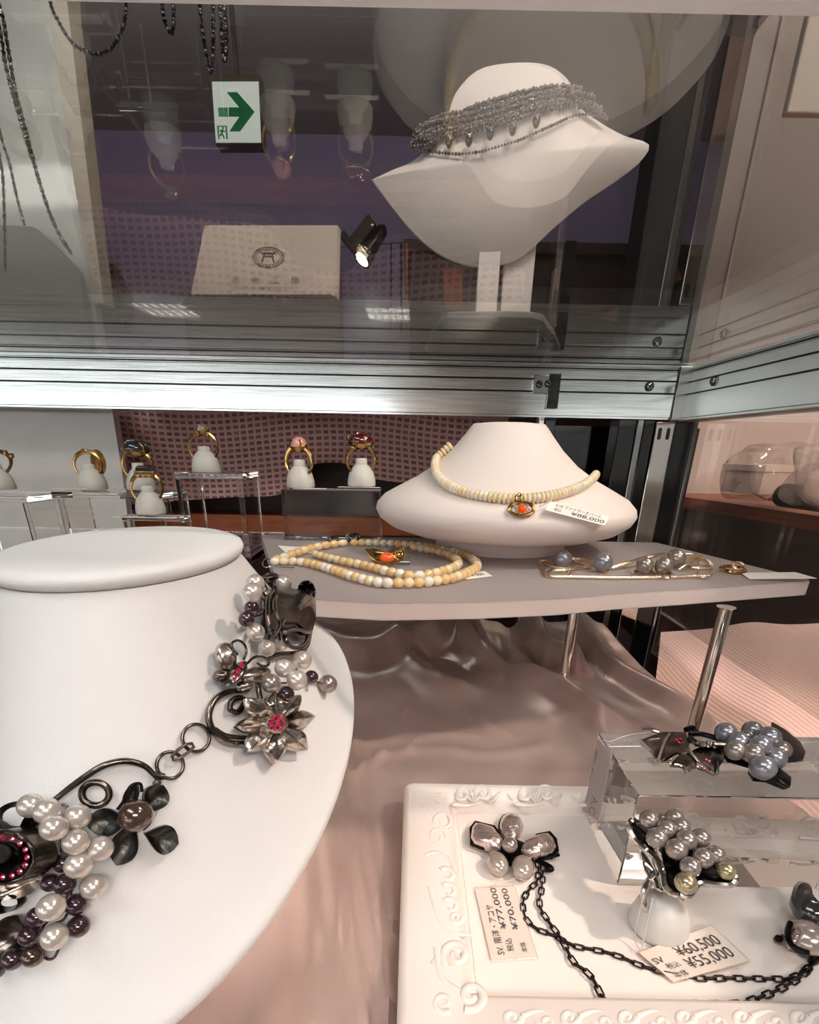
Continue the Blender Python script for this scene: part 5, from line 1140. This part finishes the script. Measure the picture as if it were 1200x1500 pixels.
def bag(name, label, u0, u1, v0, v1, seed, inner):
    a, b_ = pz(u0, v1, ZW), pz(u1, v1, ZW); c = (a+b_)/2; hw = (b_-a).length/2; hz = size(v1-v0, c)/2; ex = (b_-a).normalized(); ey = V((-ex.y, ex.x, 0))
    if ey.x < 0: ey = -ey
    cc = c+ey*.082+V((0, 0, hz+.001)); t = thing(name, label, 'packet', (cc.x, cc.y, ZW))
    inner(t, cc, ex, ey, hw, hz); obj('plastic_wrap', lump(cc, ex*hw, ey*.05, V((0, 0, hz)), seed, .22, True), M['bag'], t, 60)
def box_in(t, c, ex, ey, hw, hz): obj('flat_box', MB().obox(c-V((0, 0, hz*.25)), ex*hw*.8, ey*.036, V((0, 0, hz*.4))), M['soft'], t, 0, .001); obj('box_lid', MB().obox(c+V((0, 0, hz*.28)), ex*hw*.84, ey*.038, V((0, 0, hz*.12))), M['paper'], t, 0, .0008)
def soft_in(t, c, ex, ey, hw, hz): obj('soft_packet', lump(c-V((0, 0, hz*.2)), ex*hw*.8, ey*.036, V((0, 0, hz*.7)), 5, .10, False), M['soft'], t, 60)
bag('wrapped_box', 'flat pale box in crumpled clear plastic at the left end of the wooden shelf', 1012, 1092, 663, 729, 3, box_in)
bag('wrapped_packet', 'soft white packet in crumpled clear plastic at the right of the wooden shelf', 1095, 1215, 660, 744, 9, soft_in)
a = pz(1136, 742, ZW+.0002); b_ = a+d*.10
t = thing('black_roll', 'black leather roll lying at the right end of the wooden shelf', 'roll', a+V((.01, 0, 0)))
rr = .015; cA = a+V((.004, .004, rr)); obj('roll_body', MB().lathe([(0, 0), (rr*.6, .001), (rr*.93, .004), (rr, .008), (rr, .11)], cA, 28, d), M['blackgl'] if False else mat('black_leather', (32, 28, 28), .45, bump=(500, .3, .0004)), t)
# ribbed towel
def towel():
    A, B, Cc, D = [pz(u, v, -.03) for u, v in ((969, 921), (1300, 897), (1300, 1320), (958, 1020))]; n1, n2 = 90, 90; rows = []
    for i in range(n1+1):
        s = i/n1; r = []
        for j in range(n2+1):
            w_ = j/n2; p = A.lerp(B, w_).lerp(D.lerp(Cc, w_), s); z = .004*math.sin(w_*7+s*4)*s+.006*math.exp(-((w_-.35-.3*s)/.12)**2)*(1-s)
            e_ = max(0, 1-s*14); z -= .02*e_**2; r.append(p+V((0, 0, z)))
        rows.append(r)
    o = obj('ribbed_cloth', MB().grid(rows), M['towel'], smooth=80); return tag(o, 'pale pink ribbed cloth spread beyond the side glass on the right', 'cloth')
towel()
o = obj('side_table', MB().box((.2715, -.2, -.09), (.559, .40*KY, -.056)), M['wooddark'], None, 0); tag(o, 'dark wooden table top under the pink ribbed cloth', 'table')
# open-weave cloth behind the rings
def woven():
    Y = .475*KY; tops = [(150, 604), (745, 604)]; n1, n2 = 110, 40
    bot = sm2([(150, 742), (260, 734), (340, 728), (400, 726), (428, 714), (452, 684), (480, 678), (515, 682), (540, 700), (600, 706), (660, 692), (745, 690)], 10)
    def botv(u):
        for (a, va), (b_, vb) in zip(bot, bot[1:]):
            if a <= u <= b_: return va+(vb-va)*(u-a)/max(1e-6, b_-a)
        return bot[-1][1]
    rows, uv = [], []
    for i in range(n1+1):
        u = 150+595*i/n1; T = py(u, 604, Y); Bt = py(u, botv(u), Y); r = []
        for j in range(n2+1):
            s = j/n2; p = T.lerp(Bt, s); p.y += .005*math.sin(p.x*26+s*3)+.004*math.sin(p.x*60+s*5+1)*s+.006*math.sin(p.z*90+p.x*30)*.4; r.append(p); uv.append((p.x+.3*p.y, p.z+.006*math.sin(p.x*18)))
        rows.append(r)
    o = obj('woven_cloth', MB().grid(rows), M['weavecloth'], smooth=80); me = o.data; l = me.uv_layers.new(name='uv')
    for lp in me.loops: l.data[lp.index].uv = uv[lp.vertex_index]
    return tag(o, 'dusty pink open-weave cloth draped behind the rings under the back rail', 'cloth')
woven()
a, b_ = py(150, 750, .50*KY), py(600, 785, .50*KY)
t = thing('wooden_rail', 'reddish wooden rail behind the clear ring block, below the woven cloth', 'rail', ((a.x+b_.x)/2, .5*KY, b_.z)); obj('rail_bar', MB().box((-.7, .50*KY, b_.z), (.12, .52*KY, a.z)), M['wood'], t, 0)

# ================================================================== light
w = bpy.data.worlds.new('world'); SC.world = w; w.use_nodes = True; w.node_tree.nodes['Background'].inputs[0].default_value = (.75, .72, .72, 1); w.node_tree.nodes['Background'].inputs[1].default_value = .25
area('overhead_tubes', (-.45, -.5, 1.5), (-.1, .2, 0), 1.1, .35, 9, (.93, .98, 1.0))
area('rail_fill', (-1.3, -1.3, .26), (0, .5, .25), 2.9, .5, 7.5, (.93, .98, 1.0))  # added area light: brightens the back rail's reflection and fills the front
area('back_wall_fill', (-1.0, 2.6, 1.5), (-1.0, 3.6, .6), 3.5, .2, 6, (1, .96, .98))  # added fill that lifts the purple back wall
spot('warm_spot', (1.0, -.1, 1.25), (.12, .27, .03), 64, (1, .79, .68), 22, .6, .035)
spot('warm_spot', (.55, -.35, 1.35), (.075, .37, .12), 24, (1, .80, .70), 17, .6, .03)
spot('warm_spot', (.35, -.45, 1.3), (.08, .5, .33), 40, (1, .78, .66), 17, .6, .03)
spot('warm_spot', (-.05, -.3, 1.4), (-.2, .70, .33), 16, (1, .80, .70), 14, .5, .02)  # added spot to brighten the booklet
spot('warm_spot', (.3, -.2, 1.0), (.56, .85, .10), 40, (1, .78, .66), 30, .6, .04)  # added spot to brighten the wooden side shelf from the front
area('partition_fill', (.9, .4, 1.5), (.9, 1.0, .3), .5, .2, 9, (1, .92, .86))  # added fill to brighten the beige partition
SC.cycles.use_denoising = True; SC.cycles.max_bounces = 14; SC.cycles.transparent_max_bounces = 24; SC.cycles.transmission_bounces = 12; SC.cycles.glossy_bounces = 6; SC.cycles.sample_clamp_indirect = 40
vs = SC.view_settings; vs.view_transform = 'Standard'; vs.look = 'None'; vs.gamma = 1; vs.use_curve_mapping = False; vs.exposure = -0.06
